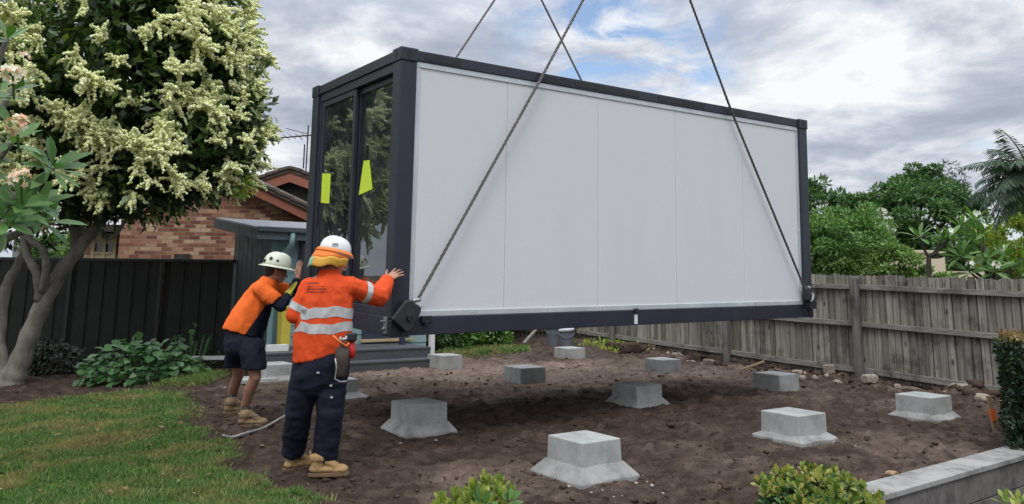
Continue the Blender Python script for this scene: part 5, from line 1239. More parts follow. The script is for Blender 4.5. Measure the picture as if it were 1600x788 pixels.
# ================================================================== LEFT: FLOWERING TREE, FRANGIPANI, GARDEN BED
def flowering_tree():
    Y = 12.; b = at(22, 606, Y); g0 = gz(b.x, Y)
    t = thing('flowering_tree', 'round crowned tree covered in cream green blossom spikes beside the dark fence', 'tree', (b.x, Y, g0))
    J = lambda px, py, y=Y: at(px, py, y)
    tr = MB()
    def br(*pts):
        p, r = smooth_path([(J(*q[:2], q[2]), q[3]) for q in pts], 6); r = [a * (1 + .08 * math.sin(i * 1.7)) for i, a in enumerate(r)]; tr.tube(p, r, 14)
    br((14, 622, 12, .27), (18, 596, 12, .19), (33, 560, 12, .145), (56, 500, 12, .125), (86, 440, 12, .115), (118, 395, 12, .10), (152, 352, 12, .08), (190, 305, 12.1, .08), (235, 240, 12.2, .05), (260, 170, 12.2, .025))
    br((120, 400, 12, .10), (118, 350, 12.2, .08), (112, 280, 12.4, .06), (125, 190, 12.5, .03))
    br((62, 470, 11.95, .07), (58, 430, 11.8, .065), (42, 396, 11.7, .06), (38, 360, 11.7, .05), (50, 300, 11.8, .035))
    br((66, 455, 11.9, .06), (72, 425, 11.7, .055), (68, 392, 11.6, .052), (44, 372, 11.55, .045), (25, 345, 11.5, .035))
    br((6, 590, 12.1, .12), (-2, 540, 12.2, .10), (6, 460, 12.3, .085), (28, 415, 12.3, .07), (44, 380, 12.4, .055), (60, 320, 12.4, .04))
    br((-2, 540, 12.2, .08), (-30, 470, 12.3, .07), (-50, 380, 12.4, .05), (-60, 280, 12.5, .03))
    br((150, 356, 12, .05), (175, 372, 11.8, .03), (205, 330, 11.6, .02))
    add('trunk', tr, 'bark', t, smooth=True)
    s = Y / F_PX; E = [((175, 130), 208, 12.), ((322, 222), 84, 11.7), ((325, 95), 74, 11.8), ((150, 235), 128, 11.6), ((20, 200), 165, 12.2), ((240, 20), 150, 12.3), ((240, 262), 78, 11.2), ((-90, 120), 190, 12.5), ((360, 165), 44, 11.8)]
    ells = [(np.array(J(c[0], c[1], y)), np.array([r * s, r * s * 1.0, r * s * .98])) for c, r, y in E]
    def inside(P, k):
        o = np.zeros(len(P), bool)
        for c, r in ells: o |= (((P - c) / r) ** 2).sum(1) < k * k
        return o
    Cs = []; Dn = []
    for c, r in ells:
        n = int(400 * (r[0] / 2.) ** 2) + 30; d = rand_dirs(n); wob = 1 + .07 * vnoise(d * 2.6 + c, 4)[:, None]; P = c + d * r * wob * RNG.uniform(.93, 1.03, (n, 1)); keep = ~inside(P, .90); Cs.append(P[keep]); Dn.append(d[keep])
    Cs = np.concatenate(Cs); Dn = np.concatenate(Dn); tt = ells[0][0]
    ok = Cs[:, 2] > tt[2] - 2.45; Cs, Dn = Cs[ok], Dn[ok]
    # leafy whorls at and under the surface, and a thinner fill of inner leaves
    v1 = clump_leaves(Cs - Dn * .30, .25, 15, .145, .055, up=.1, shell=.3, six=False)
    inner = np.concatenate([c + rand_dirs(int(230 * (r[0] / 2) ** 2) + 14) * r * RNG.uniform(.40, .85, (int(230 * (r[0] / 2) ** 2) + 14, 1)) for c, r in ells]); inner = inner[inner[:, 2] > tt[2] - 2.3]
    v2 = clump_leaves(inner, .42, 34, .19, .085, up=.0, shell=.2)
    low = np.array([J(px, py, y) for px, py, y in ((290, 305, 11.3), (318, 295, 11.4), (350, 290, 11.6), (372, 280, 11.8), (225, 338, 11.5), (215, 322, 11.8), (180, 330, 11.8), (140, 335, 12), (100, 330, 12), (60, 345, 12.2), (20, 350, 12.2), (335, 300, 11.5), (310, 308, 11.6), (250, 330, 11.4), (120, 350, 12.5), (80, 362, 12.8), (10, 375, 12.6), (160, 322, 12.4))])
    v3 = clump_leaves(low, .30, 44, .145, .055, up=-.35, shell=.15)
    v, f = merge([v1, v2, v3]); add('crown', np_mesh('crown', v, f), 'lf_big', t)
    yl = clump_leaves(np.array([J(375, 285, 11.6), J(383, 296, 11.6)]), .16, 30, .13, .05, up=-.3); add('yellowing_leaves', np_mesh('y', *yl), 'lf_yellow', t)
    # blossom: stiff branching spikes made of many small flower buds
    face = (Dn[:, 1] < .35) | (Dn[:, 2] > .2) | (Dn[:, 0] > -.2); pick = face & (RNG.uniform(0, 1, len(Cs)) < np.where(Dn[:, 2] > -.35, .88, .6) * (.62 + .38 * (vnoise(Cs * 1.7, 17) > -.42))) & (Cs[:, 2] > tt[2] - 2.15); pc = Cs[pick]; pd = Dn[pick]
    xm = pc[:, 0] > -8.8; pc, pd = pc[xm], pd[xm]
    oc = np.array([[1, 0, 0], [-1, 0, 0], [0, 1, 0], [0, -1, 0], [0, 0, 1], [0, 0, -1.]]); of = np.array([[0, 2, 4], [2, 1, 4], [1, 3, 4], [3, 0, 4], [2, 0, 5], [1, 2, 5], [3, 1, 5], [0, 3, 5]])
    Q = []; Rr = []
    for c, d in zip(pc, pd):
        ns = RNG.integers(6, 11); sz = RNG.uniform(.9, 1.35); root = c - d * .05
        axis = unit((d + np.array([0, -.15, .35]) + RNG.normal(size=3) * .25)[None])[0]
        for k in range(ns):
            dd = axis * RNG.uniform(.35, .9) + rand_dirs(1)[0] * 1.0 + np.array([0, 0, .0]); dd /= np.linalg.norm(dd); ln = RNG.uniform(.13, .27) * sz; st = root + axis * RNG.uniform(0, .12) * sz; nb = int(ln / .0095)
            tt_ = np.linspace(.12, 1, nb)[:, None]; bow = np.array([0, 0, -.04]) * tt_ ** 2 * ln / .2
            Q.append(st + dd * ln * tt_ + bow + RNG.normal(size=(nb, 3)) * .0155 * (1.15 - .6 * tt_)); Rr.append(RNG.uniform(.017, .029, nb) * (1.1 - .4 * tt_[:, 0]) * sz)
    Q = np.concatenate(Q); Rr = np.concatenate(Rr); V = (oc[None] * Rr[:, None, None] * RNG.uniform(.8, 1.2, (len(Q), 6, 1)) + Q[:, None]).reshape(-1, 3); Fq = (of[None] + (np.arange(len(Q)) * 6)[:, None, None]).reshape(-1, 3)
    m = np_mesh('blossom', V, Fq); m.polygons.foreach_set('use_smooth', np.ones(len(Fq), bool)); add('blossom', m, 'blossom', t, kind='stuff')
flowering_tree()

def rosette(c, axis, n, ln, wd, spread=(.35, 1.35), curl=.12):
    axis = Vector(axis).normalized(); u = axis.orthogonal().normalized(); v = axis.cross(u); P = []; D = []; N = []
    for k in range(n):
        a = k * 2.4 + random.uniform(-.3, .3); tl = spread[0] + (spread[1] - spread[0]) * (k + .5) / n; r = u * math.cos(a) + v * math.sin(a); d = axis * math.cos(tl) + r * math.sin(tl)
        P.append(Vector(c) - axis * .03 * k / n + r * .008); D.append(d); N.append(axis * math.sin(tl) - r * math.cos(tl))
    k = np.array(range(n)); return leaves(np.array(P), np.array(D), np.array(N), ln * RNG.uniform(.75, 1.15, n), wd * RNG.uniform(.8, 1.15, n), .22, curl, True)
def blooms(c, n, size, spread):
    """five-petalled flowers in a loose ball"""
    P = []; D = []; N = []
    for k in range(n):
        d = Vector(rand_dirs(1)[0]); d.y -= .5; d.z += .3; d.normalize(); q = Vector(c) + d * spread * random.uniform(.5, 1); u = d.orthogonal().normalized(); v = d.cross(u); a0 = random.uniform(0, 6)
        for i in range(5):
            a = a0 + i * 1.2566; r = u * math.cos(a) + v * math.sin(a); P.append(q); D.append(r * .9 + d * .45); N.append(d)
    k = len(P); return leaves(np.array(P), np.array(D), np.array(N), size, size * .62, .25, .15, True)
def frangipani_near():
    base = Vector((-4.55, 5.7, gz(-4.55, 5.7))); t = thing('frangipani', 'frangipani with pink and cream flower clusters at the left edge of the photo', 'tree', base)
    J = lambda px, py, y: at(px, py, y); sp = MB(); lv = []; heads = [(18, 222, 5.3, 10), (84, 262, 5.35, 16), (30, 322, 5.2, 14), (58, 318, 5.5, 13), (-14, 150, 5.4, 11), (8, 345, 5.1, 13), (-30, 250, 5.3, 14), (12, 60, 5.7, 9), (-25, 330, 5.2, 14), (70, 345, 5.6, 9), (20, 140, 5.8, 8)]
    hub = Vector((-4.3, 5.6, 1.6)); sp_pts = [(base, .12), (Vector((-4.5, 5.7, .8)), .10), (hub, .085)]; p, r = smooth_path(sp_pts); sp.tube(p, r, 12)
    for px, py, y, n in heads:
        c = J(px, py, y); mid = hub.lerp(c, .55) + Vector((0, 0, -.08)); p, r = smooth_path([(hub, .06), (mid, .04), (c, .017)]); sp.tube(p, r, 8); ax_ = (c - mid).normalized() + Vector((.15, -.25, .5)); lv.append(rosette(c, ax_, n, .235, .068, (.45, 1.75), .16))
    add('stems', sp, 'bark', t, smooth=True); v, f = merge(lv); add('foliage', np_mesh('foliage', v, f), 'lf_frang', t)
    for px, py, y, n, s in ((20, 116, 5.2, 11, .040), (27, 196, 5.1, 13, .046), (33, 280, 5.0, 18, .028), (34, 90, 5.3, 5, .024)):
        c = J(px, py, y); add('flower_cluster', np_mesh('f', *blooms(c, n, s, .068)), 'fl_pink', t)
        st = MB().tube([c + Vector((-.05, .12, -.15)), c], .008, 6); add('flower_stalk', st, 'lf_frang', t)
frangipani_near()

def hosta_bed():
    def bush(px0, px1, py, Y, hgt, n, mat, ln, wd, lab, name='broad_leaf_shrub', deep=.6):
        x0, x1 = at(px0, py, Y).x, at(px1, py, Y).x; c = Vector(((x0 + x1) / 2, Y, 0)); c.z = gz(c.x, Y); t = thing(name, lab, 'shrub', c); rx = (x1 - x0) / 2
        d = rand_dirs(n); d[:, 2] = np.abs(d[:, 2]); r = RNG.uniform(.62, 1., (n, 1)) * (1 + .16 * vnoise(d * 3 + c.x, 6)[:, None]); P = np.array(c) + d * r * np.array([rx, deep, hgt])
        out = unit(d * np.array([1, 1, .25])); D = out + RNG.normal(size=(n, 3)) * .35 + np.array([0, -.2, -.25]); N = np.array([0, -.25, 1.]) + RNG.normal(size=(n, 3)) * .3 + d * .3
        v, f = leaves(P, D, N, ln * RNG.uniform(.7, 1.2, n), wd * RNG.uniform(.8, 1.2, n), .25, .18, True); add('foliage', np_mesh('foliage', v, f), mat, t)
        st = MB()
        for i in range(26):
            a = random.uniform(0, 6.28); q = c + Vector((math.cos(a) * rx * random.uniform(.2, .8), math.sin(a) * deep * .7, hgt * random.uniform(.5, .85))); st.tube([c + Vector(((q.x - c.x) * .5, (q.y - c.y) * .4, -.02)), q], .008, 5)
        add('stems', st, mat, t)
    bush(124, 318, 590, 12.0, .62, 520, 'lf_hosta', .155, .115, 'broad leaved green shrub in front of the dark steel fence')
    bush(262, 338, 540, 13.2, .72, 90, 'lf_hosta', .14, .10, 'smaller leafy clump behind the broad leaved shrub, near the white board')
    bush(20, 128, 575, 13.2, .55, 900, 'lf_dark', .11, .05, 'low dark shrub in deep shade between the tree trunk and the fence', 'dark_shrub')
    o = add('white_board', MB().box((-.42, -.07, 0), (.30, .07, .055), X=Matrix.Translation(at(335, 562, 13.1)) @ Matrix.Rotation(.25, 4, 'Z')), 'white', bevel=.004, lab='short white painted board resting beside the leafy shrubs and deck', cat='board'); base_at(o, at(335, 562, 13.1))
hosta_bed()

# ================================================================== BEYOND THE FENCE
def tree(name, lab, Y, px, py, rx, rz, ry, n_cl, per, ln, wd, mat, shape=None, trunk=True, up=.2, rcl=.42, group='trees beyond the paling fence', shell=.45):
    """crown centred at (px,py), radii in pixels at that depth; trunk down to the ground"""
    c = at(px, py, Y); s = Y / F_PX; R = np.array([rx * s, ry, rz * s]); g0 = gz(c.x, Y)
    t = thing(name, lab, 'tree' if trunk else 'shrub', (c.x, Y, g0), group=group)
    d = rand_dirs(n_cl); wob = 1 + .22 * vnoise(d * 2.3 + px * .01, 3)[:, None]; r = RNG.uniform(.55, 1.0, (n_cl, 1)) ** .6
    Cn = np.array(c) + d * R * wob * r
    if shape is not None: Cn = np.concatenate([Cn] + [np.array(at(a, b, Y + e)) + rand_dirs(k) * np.array([q * s, q * s * .8, q * s * .7]) * RNG.uniform(.3, 1, (k, 1)) for a, b, e, q, k in shape])
    rc = rcl * min(R[0], R[2]) * RNG.uniform(.6, 1.15, len(Cn)); v, f = clump_leaves(Cn, rc, per, ln, wd, up=up, shell=shell, squash=.6); add('crown', np_mesh('crown', v, f), mat, t)
    tr = MB(); base = Vector((c.x, Y, g0 - .1)); fk = Vector((c.x, Y, max(g0 + .5, c.z - R[2] * .8))); tr.tube(*smooth_path([(base, .05 * R[0] + .06), (fk, .035 * R[0] + .04)], 4), n=9)
    for i in range(9 if trunk else 5):
        q = Vector(Cn[int(RNG.integers(len(Cn)))]); m_ = fk.lerp(q, .5) + Vector((0, 0, .1 * R[2])); tr.tube(*smooth_path([(fk, .03 * R[0] + .02), (m_, .018 * R[0] + .015), (q, .008)], 4), n=6)
    add('trunk', tr, 'darkbark', t, smooth=True); return t
tree('spreading_tree', 'large dark green spreading tree rising behind the pale bush and beige building', 30, 1425, 345, 92, 62, 2.4, 60, 230, .17, .085, 'lf_tree_dark', shape=[(1390, 310, 0, 40, 16), (1440, 292, .5, 48, 22), (1330, 345, 0, 38, 14), (1500, 330, 0, 38, 16), (1350, 320, 0, 30, 10), (1470, 300, 0, 34, 10), (1525, 350, 1, 18, 5), (1400, 385, .3, 70, 34), (1460, 390, .3, 70, 34), (1350, 380, .3, 50, 20)], rcl=.30)
tree('wispy_tree', 'thin airy grey green tree poking above the large dark tree', 36, 1484, 278, 26, 26, .8, 14, 60, .2, .05, 'lf_grey', rcl=.5)
tree('dark_tree', 'dark open tree top just beside the right end of the cabin', 33, 1284, 330, 44, 42, 1.4, 26, 110, .24, .09, 'lf_tree_dark', shape=[(1275, 300, 0, 22, 8), (1306, 318, 0, 20, 7), (1240, 330, 0, 40, 12)], rcl=.36)
tree('rounded_shrub', 'dense rounded mid green shrub next to the right end of the cabin', 19, 1316, 388, 72, 62, 1.3, 110, 170, .095, .05, 'lf_tree_mid', trunk=False, shape=[(1285, 375, 0, 40, 20), (1345, 415, -.4, 60, 30), (1240, 390, .3, 60, 20)], rcl=.27)
tree('flowering_shrub', 'lower light green bush dotted with tiny pale flowers along the fence top', 18, 1385, 414, 44, 32, .9, 60, 110, .11, .05, 'lf_tree_light', trunk=False, shape=[(1430, 436, 0, 34, 14), (1470, 440, 0, 26, 8), (1345, 428, 0, 40, 14)], rcl=.34)
tree('yellow_green_bush', 'round yellow green bush at the right edge behind the frangipani', 23, 1590, 392, 62, 56, 1.2, 90, 120, .12, .06, 'lf_yellow', trunk=False, rcl=.3)
tree('leafy_tree', 'leafy green tree below the palm fronds at the right edge', 27, 1618, 315, 36, 60, 1.2, 40, 110, .18, .08, 'lf_tree_mid', rcl=.4)
tree('filler_shrub', 'dark green shrub low behind the frangipani and beige building', 24.5, 1520, 402, 60, 40, 1., 60, 110, .16, .08, 'lf_tree_dark', trunk=False, rcl=.36)
tree('neighbour_shrub', 'pale green shrub seen through the limbs of the flowering tree', 19, 110, 392, 60, 26, .8, 40, 90, .12, .06, 'lf_tree_mid', trunk=False, rcl=.45, group='shrubs beyond the steel fence')
tree('yard_shrub', 'leafy dark green bush on the back lawn below the cabin', 16.6, 735, 528, 55, 26, .6, 60, 100, .13, .06, 'lf_tree_mid', trunk=False, rcl=.42, group='bushes on the back lawn')
tree('yard_shrub', 'dark bush with dead flower heads beside the deck end post', 16.0, 690, 530, 26, 26, .5, 30, 90, .12, .05, 'lf_tree_dark', trunk=False, rcl=.45, group='bushes on the back lawn')
def pale_flowers():
    c = np.array([at(x, y, 28) for x, y in ((1363, 348), (1368, 355), (1382, 352), (1388, 345), (1381, 366), (1384, 374), (1392, 362), (1378, 332))]); t = thing('white_flower_tree', 'slender shrub with white flower puffs in front of the large dark tree', 'tree', at(1380, 428, 28), group='trees beyond the paling fence')
    v, f = clump_leaves(c, .16, 60, .10, .07); add('blossom', np_mesh('b', v, f), 'fl_white', t)
    st = MB(); base = Vector(at(1380, 440, 28)); base.z = gz(base.x, 28)
    for q in c: st.tube([base, base.lerp(Vector(q), .6) + Vector((0, .1, .2)), Vector(q)], .02, 6)
    add('trunk', st, 'darkbark', t)
    v, f = clump_leaves(c + np.array([0, .25, -.2]), .4, 70, .16, .07); add('crown', np_mesh('c', v, f), 'lf_tree_dark', t)
pale_flowers()

def frangipani_far():
    Y = 14.; t = thing('frangipani', 'pale green frangipani with forked bare stems leaning over the paling fence', 'tree', (at(1490, 600, Y).x, Y, gz(8, Y)))
    J = lambda px, py, dy=0: at(px, py, Y + dy); st = MB(); lv = []; fl = []
    fork = J(1451, 402); base = J(1462, 620); base.z = gz(base.x, Y); st.tube(*smooth_path([(base, .07), (J(1452, 450), .05), (fork, .04)]), n=8)
    b2 = J(1560, 640); b2.z = base.z; h2 = J(1545, 440); st.tube(*smooth_path([(b2, .09), (h2, .06)]), n=8)
    heads = [(1437, 370, 0, fork), (1470, 376, .1, fork), (1482, 372, -.1, fork), (1500, 352, .2, fork), (1520, 378, 0, fork), (1500, 400, -.2, h2), (1535, 366, .2, h2), (1540, 408, -.1, h2), (1562, 398, .2, h2), (1580, 418, 0, h2), (1515, 425, -.2, h2), (1555, 425, -.3, h2), (1600, 410, 0, h2), (1610, 392, .2, h2), (1525, 345, .3, h2), (1595, 432, -.2, h2), (1488, 392, 0, fork)]
    for px, py, dy, hub in heads:
        c = J(px, py, dy); mid = hub.lerp(c, .5) + Vector((0, 0, -.05)); st.tube(*smooth_path([(hub, .03), (mid, .024), (c, .014)], 4), n=7); lv.append(rosette(c, (c - mid).normalized() + Vector((0, -.2, .6)), random.randint(9, 13), .34, .085, (.35, 1.7), .18))
        if random.random() < .55: add('flower', np_mesh('fl', *blooms(c + Vector((0, -.05, .12)), 3, .06, .06)), 'fl_white', t)
    add('stems', st, 'darkbark', t, smooth=True); add('foliage', np_mesh('f', *merge(lv)), 'lf_frang2', t)
frangipani_far()

def palm():
    Y = 21.; c = at(1612, 276, Y); t = thing('palm_tree', 'tall palm with drooping feathery fronds entering at the right edge', 'tree', (c.x, Y, gz(c.x, Y)))
    tr = MB().tube(*smooth_path([(Vector((c.x + .2, Y, -.1)), .2), (Vector((c.x + .1, Y, c.z * .5)), .15), (c, .12)], 6), n=12); add('trunk', tr, 'darkbark', t, smooth=True)
    rnd = random.Random(5); spec = [(math.pi + a, e) for a, e in ((-.5, .75), (-.15, .45), (.2, .95), (.5, .3), (.05, .05), (-.35, -.1), (.35, 1.2), (-.7, .2), (.75, .7), (0.0, -.45), (.3, -.35), (-.2, .15), (.12, .62), (.4, .0), (-.1, -.25), (.25, .75))] + [(rnd.uniform(-1.6, 1.6), rnd.uniform(-.2, 1.2)) for _ in range(10)]
    for az, el in spec:
        ln = rnd.uniform(1.6, 2.0); pts = []; p = Vector(c); d = Vector((math.cos(az) * math.cos(el), math.sin(az) * math.cos(el), math.sin(el))); n = 22
        for i in range(n): pts.append(p.copy()); p += d * ln / n; d = (d + Vector((0, 0, -.062))).normalized()
        fr = add('frond', MB().tube(pts, [.028 * (1 - i / n) + .005 for i in range(n)], 6), 'lf_palm', t)
        P = []; D = []; N = []
        for i in range(2, n - 1):
            dd = (pts[i + 1] - pts[i]).normalized(); sd_ = dd.cross(Vector((0, 0, 1))).normalized(); up = sd_.cross(dd)
            for s in (-1, 1):
                for k in range(3): P.append(pts[i] + dd * k * ln / n / 3); D.append(sd_ * s * .8 + dd * .55 + up * rnd.uniform(-.1, .25) + Vector((0, 0, -.35 - rnd.random() * .35))); N.append(up)
        k = len(P); w = np.array([math.sin(min(1, .25 + .9 * (i // 6) / (n - 3)) * math.pi * .85) for i in range(k)]); v, f = leaves(np.array(P), np.array(D), np.array(N), .50 * np.maximum(w, .25) * RNG.uniform(.8, 1.1, k), .032, .1, .25, True); add('leaflets', np_mesh('l', v, f), 'lf_palm', fr)
palm()

# ================================================================== RIGHT FOREGROUND PLANTING
def hedge():
    x0, y0 = 4.27, 6.95; HA = -.535; top = .97; base = -.1
    t = thing('clipped_hedge', 'dark clipped hedge with reddish tips at the right edge beside the retaining wall', 'hedge', (x0 + .8, y0 + .3, base), HA)
    Mx = WM[t.name]; L, D_, H = 1.7, 1.5, top - base
    n = 15000; u = RNG.uniform(0, 1, (n, 3)) * np.array([L, D_, H]); face = RNG.integers(0, 5, n); e = np.abs(RNG.normal(size=n)) * .06
    u[face == 0, 0] = e[face == 0]; u[face == 1, 1] = e[face == 1]; u[face == 2, 2] = H - e[face == 2]; u[face == 3, 2] = H - e[face == 3]; u[face == 4, 0] = e[face == 4]
    nr = np.zeros((n, 3)); nr[(face == 0) | (face == 4), 0] = -1; nr[face == 1, 1] = -1; nr[(face == 2) | (face == 3), 2] = 1
    off = np.array([x0, y0, base]); R3 = np.array([[math.cos(HA), -math.sin(HA), 0], [math.sin(HA), math.cos(HA), 0], [0, 0, 1]])
    bulge = .05 * fbm(u * 3, 3, 12)[:, None] * nr; P = (u + bulge) @ R3.T + off; nn = nr @ R3.T; Dd = nn * .5 + RNG.normal(size=(n, 3)) * .7 + np.array([0, 0, .4]); N = nn + RNG.normal(size=(n, 3)) * .4
    v, f = leaves(P, Dd, N, .05 * RNG.uniform(.6, 1.3, n), .026, .3, .1); add('foliage', np_mesh('f', v, f), 'lf_hedge', t)
    k = 2600; u = np.stack([RNG.uniform(0, L, k), RNG.uniform(0, D_, k), H + RNG.uniform(-.03, .05, k)], 1); P = u @ R3.T + off; v, f = leaves(P, RNG.normal(size=(k, 3)) * .6 + np.array([0, 0, .8]), RNG.normal(size=(k, 3)) + np.array([0, 0, 1.]), .045 * RNG.uniform(.7, 1.3, k), .02, .3, .1); add('new_growth', np_mesh('n', v, f), 'lf_tip', t)
    br = MB()
    for i in range(60):
        q = Vector((RNG.uniform(.1, L), RNG.uniform(.1, D_), 0)); R_ = Matrix.Rotation(HA, 3, 'Z'); a = Vector(off) + R_ @ q; a.z = base - .3; br.tube([a, a + R_ @ Vector((RNG.uniform(-.1, .1), RNG.uniform(-.1, .1), .7)), a + R_ @ Vector((RNG.uniform(-.15, .15), RNG.uniform(-.15, .15), H + .2))], .012, 5)
    add('branches', br, 'darkbark', t)
    core = MB().box((.14, .14, .1), (L, D_, H - .12), X=Matrix.Translation(off) @ Matrix.Rotation(HA, 4, 'Z')); add('shade_core', core, 'lf_dark', t)  # dark solid box stands for the shade inside the hedge
hedge()
def succulents():
    # left: upright pointed rosettes; right: a low mound of small rounded rosettes
    Yl = 5.25; c0 = at(742, 800, Yl); t = thing('succulent_plant', 'small yellow green succulent with upright pointed rosettes at the bottom middle', 'plant', (c0.x, Yl, gh(c0.x, Yl))); lv = []; st = MB(); g = Vector((c0.x, Yl, gh(c0.x, Yl)))
    for px, py, y in ((759, 745, 5.3), (783, 751, 5.3), (741, 757, 5.25), (779, 764, 5.2), (755, 770, 5.15), (712, 770, 5.25), (690, 777, 5.2), (735, 774, 5.2), (765, 783, 5.1), (718, 788, 5.1), (785, 786, 5.15), (797, 768, 5.25), (745, 790, 5.05), (700, 792, 5.1), (770, 750, 5.4), (728, 768, 5.35), (680, 790, 5.15)):
        c = at(px, py + 8, y); lv.append(rosette(c, Vector((random.uniform(-.25, .25), -.25, 1)), 15, .078, .036, (.12, 1.25), -.12)); st.tube([g + (c - g) * .2, g.lerp(c, .7) + Vector((0, 0, -.03)), c], .011, 6)
    add('rosettes', np_mesh('r', *merge(lv)), 'lf_succ', t); add('stems', st, 'lf_succ2', t)
    add('grey_leaves', np_mesh('g', *merge([rosette(at(797, 782, 5.15), (.3, -.3, .6), 7, .1, .04, (.3, 1.2), .1), rosette(at(752, 787, 5.02), (.2, -.5, .6), 6, .11, .035, (.4, 1.3), .1)])), 'lf_frang', t)
    Y = 5.3; c0 = at(1282, 800, Y); z0 = -.35; t = thing('succulent_mound', 'wide mound of small yellow green rosettes in front of the block wall', 'plant', (c0.x, Y, gh(c0.x, Y))); lv = []; st = MB(); g = Vector((c0.x, Y + .05, gh(c0.x, Y)))
    hw = (at(1376, 780, Y).x - at(1186, 780, Y).x) / 2; ht = at(1280, 752, Y).z - g.z
    for i in range(150):
        a = random.uniform(0, 2 * math.pi); q = math.sqrt(random.random()); x = math.cos(a) * q * hw; y = math.sin(a) * q * .36; z = ht * (1 - .55 * q ** 2.6) + random.uniform(-.05, .055); c = Vector((c0.x + x, Y + .05 + y, g.z + z)); lv.append(rosette(c, Vector((x * 1.2, y - .3, .7)), 9, .052, .036, (.2, 1.35), -.05)); st.tube([Vector((c0.x + x * .4, Y + .05 + y * .4, g.z)), c - Vector((0, 0, .01))], .007, 5)
    v, f = merge(lv); add('rosettes', np_mesh('r', v, f), 'lf_succ2', t); add('stems', st, 'darkbark', t)
    n = 500; d = rand_dirs(n); d[:, 2] = np.abs(d[:, 2]); P = np.array([c0.x, Y + .05, g.z]) + d * np.array([hw * .85, .34, ht * .85]); v, f = leaves(P, d + RNG.normal(size=(n, 3)) * .5, d + np.array([0, 0, .4]), .07 * RNG.uniform(.7, 1.3, n), .04, .25, .1, True); add('lower_leaves', np_mesh('l', v, f), 'lf_hosta', t)
    c1 = at(1598, 786, 6.0); t = thing('ground_plant', 'tuft of yellow green leaves at the bottom right corner below the wall', 'plant', (c1.x, 6.0, gh(c1.x, 6.)));
    add('foliage', np_mesh('f', *merge([rosette(Vector((c1.x + dx, 6. + dy, c1.z + random.uniform(-.05, .03))), (dx, -.2, 1), 9, .09, .035, (.3, 1.4), .1) for dx in (-.1, 0, .1, .2, .05) for dy in (-.1, .05)])), 'lf_succ', t)
succulents()

# ================================================================== LOOSE THINGS
def rock(name, p, r, mat, lab, cat='stone', group=None, sq=.65, rough=.28):
    bm = bmesh.new(); bmesh.ops.create_icosphere(bm, subdivisions=3, radius=1); sd_ = random.uniform(0, 99); sc = Vector((random.uniform(.8, 1.3), random.uniform(.7, 1.1), random.uniform(.5, .8) * sq / .65)); rot = Matrix.Rotation(random.uniform(0, 6.28), 3, 'Z')
    for v in bm.verts:
        n = mnoise.noise(v.co * 1.3 + Vector((sd_, 0, 0))); q = v.co * (1 + rough * n + .08 * mnoise.noise(v.co * 4 + Vector((sd_, 3, 0)))); q = Vector([max(-.8, min(.8, x)) for x in q]); v.co = rot @ Vector((q.x * sc.x, q.y * sc.y, q.z * sc.z)) * r
    m = bpy.data.meshes.new(name); bm.to_mesh(m); bm.free(); m.materials.append(M[mat]); o = bpy.data.objects.new(name, m); COL.objects.link(o); o.location = p; WM[o.name] = Matrix.Translation(Vector(p)); return label(o, lab, cat, group)
def on_ground(px, py):
    z = .08
    for _ in range(5):
        p = onz(px, py, z); z = gh(p.x, p.y)
    return Vector((p.x, p.y, z))
